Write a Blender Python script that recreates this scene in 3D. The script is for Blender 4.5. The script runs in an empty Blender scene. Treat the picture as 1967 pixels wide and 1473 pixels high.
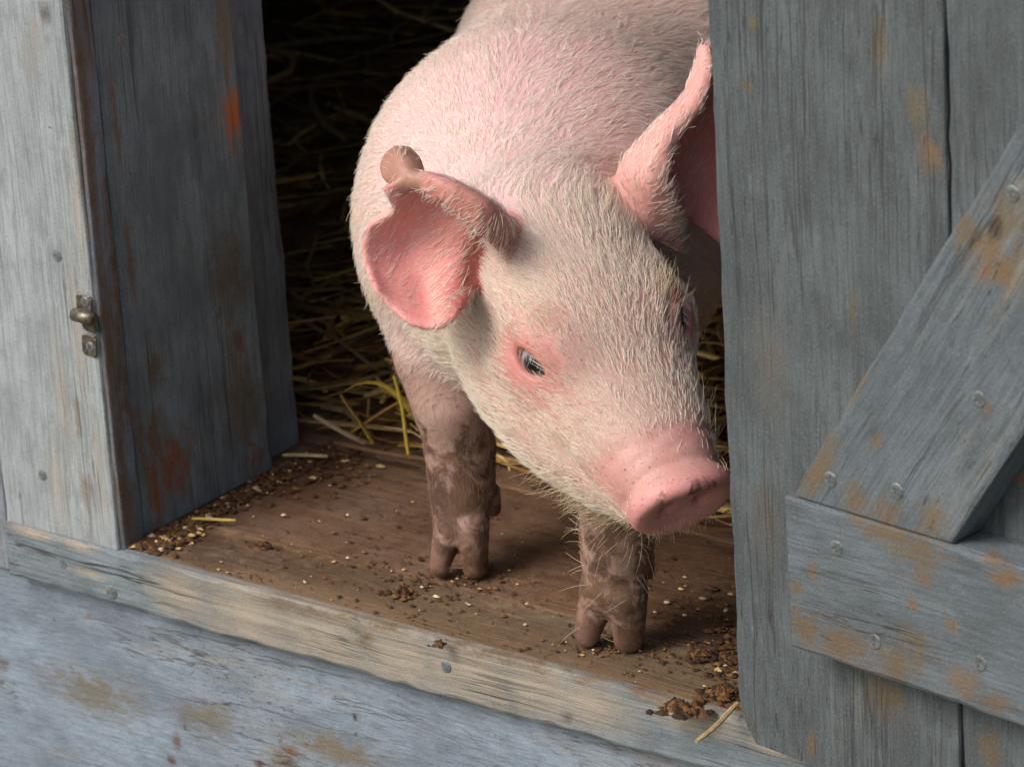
import bpy, bmesh, math, random
import numpy as np
from mathutils import Matrix, Vector
random.seed(4); RNG = np.random.default_rng(4)
SC = bpy.context.scene; COL = SC.collection

# ------------------------------------------------------------------ camera
PW, PH, FPX = 1967.0, 1473.0, 8000.0
th, ph, ro = [math.radians(v) for v in (38.27, 21.4, -3.64)]
F = np.array([-math.sin(th)*math.cos(ph), math.cos(th)*math.cos(ph), -math.sin(ph)])
R0 = np.array([math.cos(th), math.sin(th), 0.0]); U0 = np.cross(R0, F)
R = math.cos(ro)*R0 + math.sin(ro)*U0; U = -math.sin(ro)*R0 + math.cos(ro)*U0
B = -F
def ray(px, py): return F + R*((px-PW/2)/FPX) - U*((py-PH/2)/FPX)
C = -ray(222, 1060)*2.15                     # the post's foot is the world origin
def P(px, py, d): return C + ray(px, py)*d   # pixel at a depth in metres
def on(px, py, n, d):
    n = np.array(n, float); r = ray(px, py); return C + r*((d-n@C)/(n@r))
cam = bpy.data.cameras.new('camera'); co = bpy.data.objects.new('camera', cam); COL.objects.link(co)
co.matrix_world = Matrix([[R[i], U[i], B[i], C[i]] for i in range(3)] + [[0, 0, 0, 1]])
cam.sensor_width = 36; cam.lens = 36*FPX/PW; cam.clip_start = 0.05; cam.clip_end = 200
cam.dof.use_dof = True; cam.dof.focus_distance = 1.95; cam.dof.aperture_fstop = 20
SC.camera = co

# ------------------------------------------------------------------ world, sun, exposure
SUN_DIR = Vector((-0.26, -0.70, 0.74)).normalized()     # towards the sun
W = bpy.data.worlds.new('World'); SC.world = W; W.use_nodes = True
nt = W.node_tree; sky = nt.nodes.new('ShaderNodeTexSky'); sky.sky_type = 'NISHITA'; sky.sun_disc = False
sky.sun_elevation = math.asin(SUN_DIR.z); sky.sun_rotation = math.atan2(SUN_DIR.x, SUN_DIR.y)
sky.air_density = 1.0; sky.dust_density = 4.0; sky.ozone_density = 0.6
nt.links.new(sky.outputs[0], nt.nodes['Background'].inputs[0]); nt.nodes['Background'].inputs[1].default_value = 0.13
sl = bpy.data.lights.new('sun', 'SUN'); sl.energy = 1.65; sl.angle = math.radians(28); sl.color = (1, .975, .94)
so = bpy.data.objects.new('sun', sl); COL.objects.link(so); so.rotation_euler = SUN_DIR.to_track_quat('Z', 'Y').to_euler()
so.location = (-.5, -1.5, 3)
SC.view_settings.view_transform = 'Standard'; SC.view_settings.look = 'None'; SC.view_settings.gamma = 1
SC.view_settings.exposure = 0.22
SC.cycles.use_denoising = True; SC.cycles.max_bounces = 8
SC.cycles.sample_clamp_indirect = 6

# ------------------------------------------------------------------ helpers
def srgb(r, g, b):
    f = lambda c: c/12.92 if c <= .04045 else ((c+.055)/1.055)**2.4
    return (f(r/255), f(g/255), f(b/255), 1)
def empty(name, loc=(0, 0, 0)):
    o = bpy.data.objects.new(name, None); COL.objects.link(o); o.location = loc; o.empty_display_size = .05
    return o
def tag(o, label=None, cat=None, group=None, kind=None):
    for k, v in (('label', label), ('category', cat), ('group', group), ('kind', kind)):
        if v: o[k] = v
    return o
def link(name, me, mat=None, parent=None, mw=None):
    o = bpy.data.objects.new(name, me); COL.objects.link(o)
    if mat and not me.materials: me.materials.append(mat)
    if parent:
        o.parent = parent; pm = WM.get(parent.name, Matrix.Translation(parent.location))
        o.matrix_parent_inverse = pm.inverted()
    if mw is not None: o.matrix_basis = mw
    WM[o.name] = mw if mw is not None else Matrix.Identity(4)
    return o
WM = {}
def frame(origin, x, y):
    """matrix with local x (grain), y (width), z = x cross y"""
    x = Vector(x).normalized(); y = Vector(y); y = (y-x*y.dot(x)).normalized(); z = x.cross(y)
    m = Matrix((x, y, z)).transposed().to_4x4(); m.translation = Vector(origin); return m
def vnoise(x, seed=0):
    """smooth 1-d value noise"""
    r = np.random.default_rng(seed).uniform(-1, 1, 4096); x = np.asarray(x, float)+1000; i = np.floor(x).astype(int); f = x-i; f = f*f*(3-2*f)
    return r[i % 4096]*(1-f)+r[(i+1) % 4096]*f
def board_mesh(L, w, t, wob=.0003, ch=.0016, seed=0, step=.012):
    """a sawn board: chamfered section, edges that wander along its length; x 0..L, y 0..w, z -t..0 (front at z=0)"""
    n = max(2, int(L/step)); xs = np.linspace(0, L, n+1); vs = []; fs = []
    nz = [vnoise(xs*60+i*37, seed*11+i)*wob + vnoise(xs*14+i*37, seed*11+i+50)*wob*1.5 for i in range(4)]
    for i, x in enumerate(xs):
        e = 0.0
        c0 = ch*(1+.7*vnoise(x*90, seed+7)); c1 = ch*(1+.7*vnoise(x*90+55, seed+8))
        y0, y1 = nz[0][i], w+nz[1][i]
        for (y, z) in ((y0+c0, 0), (y1-c1, 0), (y1-c1*.3, -c1*.3), (y1, -c1), (y1, -t), (y0, -t), (y0, -c0), (y0+c0*.3, -c0*.3)):
            vs.append((x, y, z))
    k = 8
    for i in range(n):
        for j in range(k):
            a, b = i*k+j, i*k+(j+1) % k; fs.append((a, a+k, b+k, b))
    fs.append(tuple(range(k))); fs.append(tuple(n*k+j for j in reversed(range(k))))
    me = bpy.data.meshes.new('board'); me.from_pydata(vs, [], fs); me.update(); return me
class NT:
    def __init__(s, name):
        s.m = bpy.data.materials.new(name); s.m.use_nodes = True; s.t = s.m.node_tree; s.b = s.t.nodes['Principled BSDF']
    def n(s, typ, **kw):
        o = s.t.nodes.new(typ)
        for k, v in kw.items(): setattr(o, k, v)
        return o
    def l(s, a, b): s.t.links.new(a, b)
    def put(s, sock, v):
        if hasattr(v, 'links') or isinstance(v, bpy.types.NodeSocket): s.l(v, sock)
        else: sock.default_value = v
    def math(s, op, a, b=0.0, c=None, clamp=False):
        o = s.n('ShaderNodeMath', operation=op, use_clamp=clamp); s.put(o.inputs[0], a); s.put(o.inputs[1], b)
        if c is not None: s.put(o.inputs[2], c)
        return o.outputs[0]
    def vm(s, op, a, b=(0, 0, 0)):
        o = s.n('ShaderNodeVectorMath', operation=op); s.put(o.inputs[0], a); s.put(o.inputs[1], b)
        return o.outputs['Value'] if op in ('LENGTH', 'DISTANCE', 'DOT_PRODUCT') else o.outputs[0]
    def noise(s, vec, scale, detail=4, rough=.55, dist=0):
        o = s.n('ShaderNodeTexNoise'); s.put(o.inputs['Vector'], vec); o.inputs['Scale'].default_value = scale
        o.inputs['Detail'].default_value = detail; o.inputs['Roughness'].default_value = rough; o.inputs['Distortion'].default_value = dist
        return o.outputs['Fac']
    def ramp(s, v, lo, hi, a=0.0, b=1.0):
        o = s.n('ShaderNodeMapRange'); o.interpolation_type = 'SMOOTHSTEP'; s.put(o.inputs[0], v)
        for i, x in zip((1, 2, 3, 4), (lo, hi, a, b)): s.put(o.inputs[i], x)
        return o.outputs[0]
    def mix(s, f, a, b, mode='MIX'):
        o = s.n('ShaderNodeMix', data_type='RGBA', blend_type=mode); s.put(o.inputs[0], f); s.put(o.inputs[6], a); s.put(o.inputs[7], b)
        return o.outputs[2]
    def attr(s, name): return s.n('ShaderNodeAttribute', attribute_name=name)
    def bump(s, h, strength=.5, dist=.001):
        o = s.n('ShaderNodeBump'); o.inputs['Strength'].default_value = strength; o.inputs['Distance'].default_value = dist
        s.put(o.inputs['Height'], h); s.l(o.outputs[0], s.b.inputs['Normal'])

def wood(name, paint, bare, wear=.45, soft=.10, dirt=.25, stains=(), bares=(), seed=0, grain=1.0, dark=(.035, .03, .026, 1), dirtcol=srgb(96, 66, 34), edge=None, cracks=.5, mott=.35, lines=.5):
    """weathered painted board, grain along local x.
    stains / bares: (local point, radius, squash along grain, colour) spots with a ragged outline of their own"""
    k = NT(name); tc = k.n('ShaderNodeTexCoord').outputs['Object']
    base = k.vm('ADD', tc, (seed*3.7, seed*1.9, seed*.77))
    warp = k.n('ShaderNodeTexNoise'); k.l(base, warp.inputs['Vector']); warp.inputs['Scale'].default_value = 9; warp.inputs['Detail'].default_value = 2
    off = k.vm('MULTIPLY', k.vm('SUBTRACT', warp.outputs['Color'], (.5, .5, .5)), (0, .007, .007))
    wv = k.vm('ADD', base, off)
    g1 = k.noise(k.vm('MULTIPLY', wv, (26*grain, 820, 820)), 1.0, 6, .72)            # fine growth lines
    g2 = k.noise(k.vm('MULTIPLY', wv, (8*grain, 170, 170)), 1.0, 6, .7)             # broad bands
    g3 = k.noise(k.vm('MULTIPLY', wv, (80*grain, 620, 620)), 1.0, 5, .7)           # short checks
    mo = k.noise(k.vm('MULTIPLY', base, (18, 34, 34)), 1.0, 5, .65)
    sp = k.noise(base, 620, 2, .6)
    lo = k.noise(k.vm('MULTIPLY', base, (6, 11, 11)), 1.0, 4, .6)
    # paint wears off the raised growth lines first
    wm = k.math('ADD', k.math('MULTIPLY', g2, .45), k.math('ADD', k.math('MULTIPLY', lo, .55), k.math('MULTIPLY', g1, .22)))
    bare_f = k.ramp(wm, 1.02-wear-soft, 1.02-wear+soft)
    ragn = k.math('ADD', k.math('MULTIPLY', k.math('SUBTRACT', k.noise(k.vm('MULTIPLY', base, (95, 170, 170)), 1.0, 8, .72, .4), .5), 3.6), k.math('MULTIPLY', k.math('SUBTRACT', g1, .5), 1.2))
    m2 = k.noise(k.vm('MULTIPLY', base, (70, 150, 150)), 1.0, 6, .7)                 # blotchy weathering
    gl = k.noise(k.vm('MULTIPLY', wv, (2.2*grain, 46, 46)), 1.0, 5, .62)             # long drying cracks
    ln = k.math('MULTIPLY', k.ramp(k.math('ABSOLUTE', k.math('SUBTRACT', gl, .5)), .016, .003), k.ramp(lo, .40, .58))
    def spots(lst, amp=1.0):
        out = None
        for (c, r, sq) in lst:
            d = k.vm('LENGTH', k.vm('MULTIPLY', k.vm('SUBTRACT', tc, tuple(c)), (1/(r*sq), 1/r, .5/r)))
            rag = k.math('ADD', d, k.math('MULTIPLY', ragn, amp))
            f = k.ramp(rag, 1.5, -.1)
            out = f if out is None else k.math('MAXIMUM', out, f)
        return out
    if bares: bare_f = k.math('MAXIMUM', bare_f, spots(bares, .35))
    pv = k.mix(k.ramp(mo, .3, .72), tuple(c*(1-mott) for c in paint[:3])+(1,), tuple(min(1, c*(1+mott*.55)) for c in paint[:3])+(1,))
    pv = k.mix(k.math('MULTIPLY', k.ramp(g1, .36, .62), .42), tuple(c*.52 for c in paint[:3])+(1,), pv) if False else k.mix(k.ramp(g1, .56, .34, 0, .62), pv, tuple(c*.40 for c in paint[:3])+(1,))
    pv = k.mix(k.ramp(m2, .46, .70, 0, .6), pv, tuple(c*.55 for c in paint[:3])+(1,))
    pv = k.mix(k.ramp(m2, .42, .25, 0, .5), pv, tuple(min(1, c*1.45+.02) for c in paint[:3])+(1,))
    bv = k.mix(k.ramp(g2, .35, .65), tuple(c*.72 for c in bare[:3])+(1,), bare)
    bv = k.mix(k.ramp(g1, .54, .34, 0, .6), bv, tuple(c*.36 for c in bare[:3])+(1,))
    bv = k.mix(k.ramp(g2, .40, .30, 0, .7), bv, tuple(c*.34 for c in bare[:3])+(1,))
    col = k.mix(bare_f, pv, bv)
    if dirt > 0:
        dn = k.noise(k.vm('MULTIPLY', base, (13, 22, 22)), 1.0, 6, .68, .4)
        df = k.ramp(dn, .72-dirt*.5, .80-dirt*.22, 0, .85)
        col = k.mix(df, col, dirtcol)
    groups = {}
    for (c, r, sq, cc) in stains: groups.setdefault(tuple(cc), []).append((c, r, sq))
    for cc, lst in groups.items():
        if max(cc[:3]) > .12 and cc[0]/cc[1] < 2.6: cc = tuple(a*.38+b_*.62 for a, b_ in zip(cc, srgb(96, 87, 70)))
        col = k.mix(k.math('MULTIPLY', spots(lst), k.ramp(g3, .2, .6, .62, .95)), col, cc)
    chk = k.ramp(g3, .41, .30)                                                       # small dark checks
    chk = k.math('MULTIPLY', chk, k.ramp(lo, .42, .6))
    s2 = k.noise(k.vm('MULTIPLY', base, (700, 1500, 1500)), 1.0, 3, .7)
    col = k.mix(k.ramp(s2, .5, .68, 0, .5), col, k.mix(1.0, col, (.42, .42, .42, 1), 'MULTIPLY'))
    col = k.mix(k.ramp(s2, .47, .33, 0, .28), col, k.mix(.5, col, (.55, .56, .56, 1)))
    col = k.mix(k.math('MULTIPLY', ln, lines), col, dark)
    col = k.mix(k.math('MULTIPLY', chk, cracks), col, dark)
    col = k.mix(k.ramp(sp, .735, .77, 0, .8), col, dark)
    k.l(col, k.b.inputs['Base Color'])
    k.b.inputs['Roughness'].default_value = .72; k.b.inputs['Specular IOR Level'].default_value = .35
    h = k.math('ADD', k.math('ADD', k.math('MULTIPLY', g1, .6), k.math('MULTIPLY', s2, -.25)), k.math('ADD', k.math('ADD', k.math('MULTIPLY', g2, .25), k.math('MULTIPLY', m2, .35)), k.math('MULTIPLY', k.math('ADD', k.math('ADD', chk, ln), bare_f), -.45)))
    k.bump(h, .8, .0010)
    return k.m
def simple(name, col, rough=.7, metal=0.0, nscale=60, var=.35, bump=.3, bd=.001):
    k = NT(name); tc = k.n('ShaderNodeTexCoord').outputs['Object']; n = k.noise(tc, nscale, 5, .65)
    k.l(k.mix(k.ramp(n, .3, .7), tuple(c*(1-var) for c in col[:3])+(1,), tuple(min(1, c*(1+var)) for c in col[:3])+(1,)), k.b.inputs['Base Color'])
    k.b.inputs['Roughness'].default_value = rough; k.b.inputs['Metallic'].default_value = metal; k.bump(n, bump, bd); return k.m
def vcol(name, rough=.85, nscale=300, var=.3):
    k = NT(name); a = k.attr('col'); tc = k.n('ShaderNodeTexCoord').outputs['Object']; n = k.noise(tc, nscale, 4, .65)
    dk = k.mix(1.0, a.outputs['Color'], (1-var, 1-var, 1-var, 1), 'MULTIPLY'); k.l(k.mix(k.ramp(n, .3, .65), dk, a.outputs['Color']), k.b.inputs['Base Color'])
    k.b.inputs['Roughness'].default_value = rough; k.bump(n, .4, .0006); return k.m

GREY = srgb(96, 104, 107); BLUE = srgb(134, 148, 164); POSTC = srgb(166, 174, 177); BARE = srgb(168, 152, 130); RUST = srgb(158, 88, 34); OLIVE = srgb(128, 104, 66); MUD = srgb(74, 48, 26)
METAL = simple('aged_metal', srgb(120, 114, 102), .45, .75, 400, .5, .5, .0005)
ZINC = simple('zinc_screw', srgb(116, 121, 122), .5, .45, 500, .4, .4, .0004)
NAILM = simple('dull_nail', srgb(112, 116, 118), .6, .3, 500, .4, .4, .0004)
def inv(mw, pts): mi = mw.inverted(); return [tuple(mi @ Vector(p)) for p in pts]
def stain_list(mw, n, d, lst):
    """(px, py, radius in photo pixels, squash, colour) on the plane n.x = d -> local spots"""
    out = []
    for (px, py, r, sq, cc) in lst:
        p = on(px, py, n, d); dep = (p-C)@F
        out.append((inv(mw, [p])[0], r*dep/FPX, sq, cc))
    return out
def bare_list(mw, n, d, lst): return [(a, b, c) for (a, b, c, _) in stain_list(mw, n, d, [(*x, 0) for x in lst])]

# screw and nail heads ------------------------------------------------
def screw_mesh():
    bm = bmesh.new(); r = .0037; n = 20
    bot = [bm.verts.new((r*math.cos(2*math.pi*i/n), r*math.sin(2*math.pi*i/n), -.0015)) for i in range(n)]
    rim = [bm.verts.new((r*math.cos(2*math.pi*i/n), r*math.sin(2*math.pi*i/n), .0003)) for i in range(n)]
    inn = [bm.verts.new((r*.86*math.cos(2*math.pi*i/n), r*.86*math.sin(2*math.pi*i/n), .0006)) for i in range(n)]
    # cross recess
    cr = []
    for q in range(4):
        a = q*math.pi/2+.5
        for (u, v) in ((.56, -.11), (.56, .11), (.14, .14)):
            cr.append((r*(u*math.cos(a)-v*math.sin(a)), r*(u*math.sin(a)+v*math.cos(a))))
    top = [bm.verts.new((x, y, .0006)) for x, y in cr]; low = [bm.verts.new((x*.8, y*.8, -.0012)) for x, y in cr]
    for i in range(n):
        j = (i+1) % n; bm.faces.new((bot[i], bot[j], rim[j], rim[i])); bm.faces.new((rim[i], rim[j], inn[j], inn[i]))
    m = len(cr)
    for i in range(m): j = (i+1) % m; bm.faces.new((top[i], top[j], low[j], low[i]))
    bm.faces.new(low)
    e1 = [bm.edges.get((inn[i], inn[(i+1) % n])) for i in range(n)]; e2 = [bm.edges.get((top[i], top[(i+1) % m])) for i in range(m)]
    bmesh.ops.triangle_fill(bm, edges=e1+e2, use_beauty=True)
    bmesh.ops.recalc_face_normals(bm, faces=bm.faces)
    me = bpy.data.meshes.new('screw'); bm.to_mesh(me); bm.free(); me.materials.append(ZINC); return me
def nail_mesh():
    bm = bmesh.new(); n = 16; rings = [(.0036, -.001), (.0036, .0003), (.0030, .0007), (.0018, .0008)]
    vs = [[bm.verts.new((r*(1+.05*math.sin(3*i))*math.cos(2*math.pi*i/n), r*math.sin(2*math.pi*i/n), z)) for i in range(n)] for r, z in rings]
    for a, b in zip(vs, vs[1:]):
        for i in range(n): j = (i+1) % n; bm.faces.new((a[i], a[j], b[j], b[i]))
    bm.faces.new(vs[-1]); me = bpy.data.meshes.new('nail'); bm.to_mesh(me); bm.free(); me.materials.append(NAILM); return me
SCREW = screw_mesh(); NAIL = nail_mesh()
def fasten(parent, mesh, name, pt, n, x=(0, 0, 1), rot=0.0, sink=.0002, s=1.0):
    n = Vector(n).normalized(); x = Vector(x); x = (x-n*x.dot(n)).normalized(); y = n.cross(x)
    m = Matrix((x, y, n)).transposed().to_4x4() @ Matrix.Rotation(rot, 4, 'Z') @ Matrix.Scale(s, 4); m.translation = Vector(pt)-n*sink
    return link(name, mesh, None, parent, m)

# ------------------------------------------------------------------ the ground outside
k = NT('mud_ground'); tc = k.n('ShaderNodeTexCoord').outputs['Object']; n1 = k.noise(tc, 3, 8, .6); n2 = k.noise(tc, 40, 6, .7)
k.l(k.mix(k.ramp(n1, .4, .6), srgb(92, 78, 58), srgb(96, 104, 62)), k.b.inputs['Base Color']); k.b.inputs['Roughness'].default_value = .95; k.bump(n2, .8, .02)
me = bpy.data.meshes.new('ground'); q = 60
me.from_pydata([(-q, -q, 0), (q, -q, 0), (q, q, 0), (-q, q, 0)], [], [(0, 1, 2, 3)])
tag(link('ground', me, k.m, None, Matrix.Translation((0, 0, -.42))), kind='structure')

# ------------------------------------------------------------------ the shed
shed = tag(empty('shed', (.2, .8, -.42)), 'weathered grey-blue wooden shed with an open doorway and worn bare sill', 'shed')
WM['shed'] = Matrix.Translation((.2, .8, -.42))
# sill: front face y=0, top z=0; grain along x
SILL_L, SILL_R = -.079, .56
mw = frame((SILL_L, 0, -.031), (1, 0, 0), (0, 0, 1)); mwz = mw
fr = ((0, 1, 0), 0.0)
bares = bare_list(mw, (0, 1, 0), 0, [(350, 1140, 70, 1.4), (480, 1180, 120, 1.4), (620, 1210, 130, 1.5), (760, 1245, 130, 1.5), (900, 1280, 130, 1.5), (1030, 1310, 110, 1.4), (1130, 1350, 70, 1.8), (60, 1022, 14, 5), (150, 1048, 12, 5), (170, 1100, 10, 5), (1330, 1375, 40, 3.2), (1480, 1435, 20, 4)])
st = stain_list(mw, (0, 1, 0), 0, [(560, 1165, 16, 6, srgb(150, 122, 92)), (720, 1190, 18, 6, srgb(146, 116, 84)), (880, 1228, 24, 4, srgb(136, 100, 64)), (1000, 1262, 26, 4, srgb(136, 100, 62)), (1120, 1292, 22, 4, srgb(136, 100, 64)), (1240, 1330, 20, 4, srgb(140, 106, 72)), (1090, 1380, 16, 1.2, srgb(112, 88, 58)), (700, 1225, 16, 2, srgb(132, 102, 72))])
M_SILL = wood('sill_wood', srgb(124, 136, 142), srgb(180, 168, 150), .06, .05, .0, st, bares, 3, .55, cracks=.95, lines=.9)
sill = link('sill', board_mesh(SILL_R-SILL_L, .031, .006, .00035, .0020, 3, .008), M_SILL, shed, mw)   # front facing strip
# top of the sill is its own upper board face: full-depth beam just behind the face
mtop = frame((SILL_L, .0061, -.0006), (1, 0, 0), (0, 1, 0))
st = [((.079+x, .048-w_, 0), r, s_, c) for (x, w_, r, s_, c) in ((.11, .02, .03, 3.5, MUD), (.2, .025, .035, 3, srgb(104, 74, 46)), (.3, .03, .03, 3, srgb(112, 80, 48)), (.36, .02, .022, 2, srgb(120, 92, 60)), (.05, .035, .02, 2, MUD), (.03, .02, .02, 2, MUD), (.15, .045, .012, 8, srgb(170, 130, 90)), (.26, .047, .010, 8, srgb(150, 112, 74)), (.34, .046, .010, 8, srgb(150, 112, 74)))]
M_SILLTOP = wood('sill_top_wood', srgb(132, 142, 142), srgb(160, 128, 94), .52, .12, .34, st, (), 5, .6, cracks=.8, dirtcol=srgb(104, 72, 42))
sill_top = link('sill_top', board_mesh(SILL_R-SILL_L, .0484, .0295, .0004, .0008, 5, .01), M_SILLTOP, shed, mtop)
for (px, py, s) in ((214, 1137, 1.15), (857, 1280, .95), (121, 1082, .8)):
    fasten(sill, NAIL, 'nail', on(px, py, (0, 1, 0), 0), (0, -1, 0), rot=random.random()*6, s=s, sink=.0003)

# front post board: face y=.0015, right edge x=0
PT = .80
mw = frame((0.0, .0018, .0004), (0, 0, 1), (-1, 0, 0)); NP = (0, 1, 0)
st = stain_list(mw, NP, .0018, [(60, 110, 22, 2.5, srgb(205, 208, 210)), (70, 60, 16, 2, srgb(214, 216, 216)), (85, 25, 16, 1.3, srgb(92, 90, 84)), (85, 915, 4, 2, srgb(130, 96, 60)), (95, 245, 5, .5, srgb(90, 84, 74)), (150, 800, 8, 7, srgb(160, 146, 128)), (165, 950, 14, 5, srgb(182, 168, 150)), (150, 300, 12, 7, srgb(186, 178, 162)), (38, 952, 4, 2, srgb(120, 78, 40))])
b = bare_list(mw, NP, .0018, [(150, 640, 20, 9), (190, 900, 22, 6), (150, 420, 16, 8), (120, 760, 20, 8), (110, 930, 26, 4)])
M_POST = wood('post_paint', POSTC, srgb(184, 182, 174), .25, .14, .02, st, b, 11, .6, cracks=.3, mott=.16)
post = link('front_post', board_mesh(PT, .0795, .0182, .0003, .0018, 11), M_POST, shed, mw)
for (px, py, s) in ((110, 492, 1.0), (82, 913, .95)): fasten(post, NAIL, 'nail', on(px, py, NP, .0018), (0, -1, 0), rot=1, s=s, sink=.0005)
# the rusty/brown right edge of the post: a thin weathered stop strip nailed on its edge
mw = frame((.0028, .0190, .0004), (0, 0, 1), (0, -1, 0))
edge_st = [((z, .015-y, 0), r, s_, c) for (z, y, r, s_, c) in ((.05, .004, .005, 6, srgb(112, 86, 58)), (.12, .004, .006, 8, srgb(116, 84, 50)), (.2, .003, .005, 9, srgb(120, 84, 50)), (.26, .003, .006, 8, srgb(120, 76, 44)), (.08, .012, .004, 9, srgb(96, 72, 50)), (.02, .006, .008, 3, srgb(110, 78, 48)), (.16, .014, .004, 12, srgb(92, 66, 40)))]
M_EDGE = wood('post_edge_paint', srgb(116, 128, 142), srgb(118, 96, 72), .36, .1, .16, edge_st, (), 13, .5, dirtcol=srgb(112, 72, 36))
link('edge_strip', board_mesh(PT, .0150, .0024, .0003, .0010, 13), M_EDGE, shed, mw)
# jamb board (dark face x=0, y .0215...127)
mw = frame((.0, .1272, .0004), (0, 0, 1), (0, -1, 0)); NJ = (1, 0, 0)
st = stain_list(mw, NJ, 0, [(432, 60, 17, 4.5, srgb(150, 116, 66)), (447, 225, 20, 2.4, srgb(190, 106, 36)), (452, 190, 12, 1.5, srgb(196, 110, 40)), (330, 890, 46, 1.1, srgb(128, 76, 36)), (300, 840, 22, 2, srgb(120, 80, 40)), (300, 950, 18, 3, srgb(128, 76, 38)), (455, 660, 22, 1.2, srgb(124, 80, 42)), (490, 880, 18, 1.3, srgb(122, 72, 36)), (440, 520, 40, 2, srgb(104, 88, 62)), (470, 780, 44, 1.6, srgb(104, 84, 54)), (330, 213, 6, .3, srgb(150, 92, 62)), (300, 218, 4, .4, srgb(150, 92, 62)), (360, 180, 4, .3, srgb(104, 84, 54)), (222, 230, 8, 9, srgb(128, 84, 60)), (250, 500, 7, 9, srgb(110, 80, 60)), (270, 850, 9, 8, srgb(112, 82, 46)), (340, 420, 4, .3, srgb(96, 84, 54)), (300, 700, 20, 2, srgb(98, 84, 60))])
st = [(c_, r_*1.35, q_, k_) for (c_, r_, q_, k_) in st]
M_JAMB = wood('jamb_paint', srgb(120, 136, 142), srgb(132, 114, 86), .24, .12, .2, st, (), 17, .6, dirtcol=srgb(112, 94, 64), cracks=.3)
jamb = link('jamb_board', board_mesh(PT, .1050, .016, .0003, .0022, 17), M_JAMB, shed, mw)
fasten(jamb, NAIL, 'nail', on(415, 603, NJ, 0), (1, 0, 0), s=.9)
fasten(jamb, NAIL, 'nail', on(232, 75, NJ, 0), (1, 0, 0), s=1.0)
mw = frame((-.0105, .1625, .0), (0, 0, 1), (0, -1, 0))
M_STUD = wood('stud_paint', srgb(118, 130, 138), srgb(124, 102, 74), .26, .1, .16, (), (), 19, .6, cracks=.3)
link('inner_stud', board_mesh(PT, .034, .03, .0003, .0026, 19), M_STUD, shed, mw)

# catch plate of the door hook on the post
keeper = empty('latch_keeper', tuple(on(166, 630, NP, 0))); keeper.parent = shed; keeper.matrix_parent_inverse = WM['shed'].inverted()
WM['latch_keeper'] = Matrix.Translation(keeper.location)
def plate_mesh(w, h, t, ch=.0012):
    bm = bmesh.new(); bmesh.ops.create_cube(bm, size=1)
    for v in bm.verts: v.co = Vector((v.co.x*w, v.co.y*h, v.co.z*t))
    bmesh.ops.bevel(bm, geom=[e for e in bm.edges if abs((e.verts[0].co-e.verts[1].co).z) > t*.5], offset=ch, segments=3, affect='EDGES')
    bmesh.ops.bevel(bm, geom=[e for e in bm.edges if abs((e.verts[0].co-e.verts[1].co).z) < t*.1], offset=t*.25, segments=1, affect='EDGES')
    me = bpy.data.meshes.new('plate'); bm.to_mesh(me); bm.free(); me.materials.append(METAL); return me
def tube_mesh(pts, r, n=8, caps=True, radii=None):
    pts = [np.array(p, float) for p in pts]; vs = []; fs = []
    ref = np.array([.3, .2, .9])
    for i, p in enumerate(pts):
        d = pts[min(i+1, len(pts)-1)]-pts[max(i-1, 0)]; d /= np.linalg.norm(d)+1e-12
        a = np.cross(d, ref); a /= np.linalg.norm(a)+1e-12; b_ = np.cross(d, a); rr = radii[i] if radii is not None else r
        for j in range(n): t = 2*math.pi*j/n; vs.append(tuple(p+rr*(a*math.cos(t)+b_*math.sin(t))))
    for i in range(len(pts)-1):
        for j in range(n): a, b_ = i*n+j, i*n+(j+1) % n; fs.append((a, b_, b_+n, a+n))
    if caps: fs.append(tuple(reversed(range(n)))); fs.append(tuple((len(pts)-1)*n+j for j in range(n)))
    me = bpy.data.meshes.new('tube'); me.from_pydata(vs, [], fs); me.update()
    for p_ in me.polygons: p_.use_smooth = True
    return me
fy = lambda px, py, y=0.0: on(px, py, NP, y)
for (px, py, w_, h_) in ((162, 588, .0105, .0125), (172, 663, .0098, .0118)):
    p = fy(px, py, .0012); m = frame(p, (1, 0, -.08), (0, 0, 1)); pl = link('plate', plate_mesh(w_, h_, .0013), None, keeper, m)
    fasten(pl, SCREW, 'screw', fy(px+1, py-(8 if py < 620 else -4), .0004), (0, -1, 0), rot=random.random(), s=.75)
a_ = fy(142, 604, -.003); e_ = fy(178, 612, -.003); dv = (e_-a_); pts = [a_-dv*.05, a_, a_+dv*.5, e_, e_+dv*.05]
link('hook_roll', tube_mesh(pts, .0036, 12, radii=[.0018, .0034, .0037, .0036, .002]), METAL, keeper)
link('hook_tongue', plate_mesh(.0085, .010, .0024), None, keeper, frame(fy(170, 622, -.0012), (1, 0, -.08), (0, -.35, 1)))

# lower wall boards (horizontal), left siding, the rest of the front
LW = .010
mw = frame((-.40, LW, -.192), (1, 0, 0), (0, 0, 1))
st = stain_list(mw, NP, LW, [(682, 1375, 10, .8, srgb(60, 36, 20)), (684, 1410, 4, .8, srgb(60, 36, 20)), (340, 1420, 18, .6, srgb(92, 58, 26)), (355, 1395, 9, .6, srgb(92, 58, 26)), (330, 1460, 12, 1, srgb(92, 58, 26)), (560, 1440, 20, 1, srgb(132, 82, 34)), (545, 1465, 22, 2, srgb(120, 84, 44)), (400, 1380, 40, 2, srgb(140, 128, 108)), (5, 1270, 16, 1, srgb(96, 84, 66)), (180, 1330, 50, 2.5, srgb(142, 138, 122)), (640, 1440, 40, 3, srgb(146, 128, 100)), (170, 1183, 5, 1.2, srgb(166, 92, 30)), (104, 1190, 4, 1, srgb(104, 78, 46)), (845, 1335, 4, 1, srgb(96, 60, 34)), (765, 1335, 3, 1, MUD), (500, 1465, 14, 1, srgb(84, 52, 24))])
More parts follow.
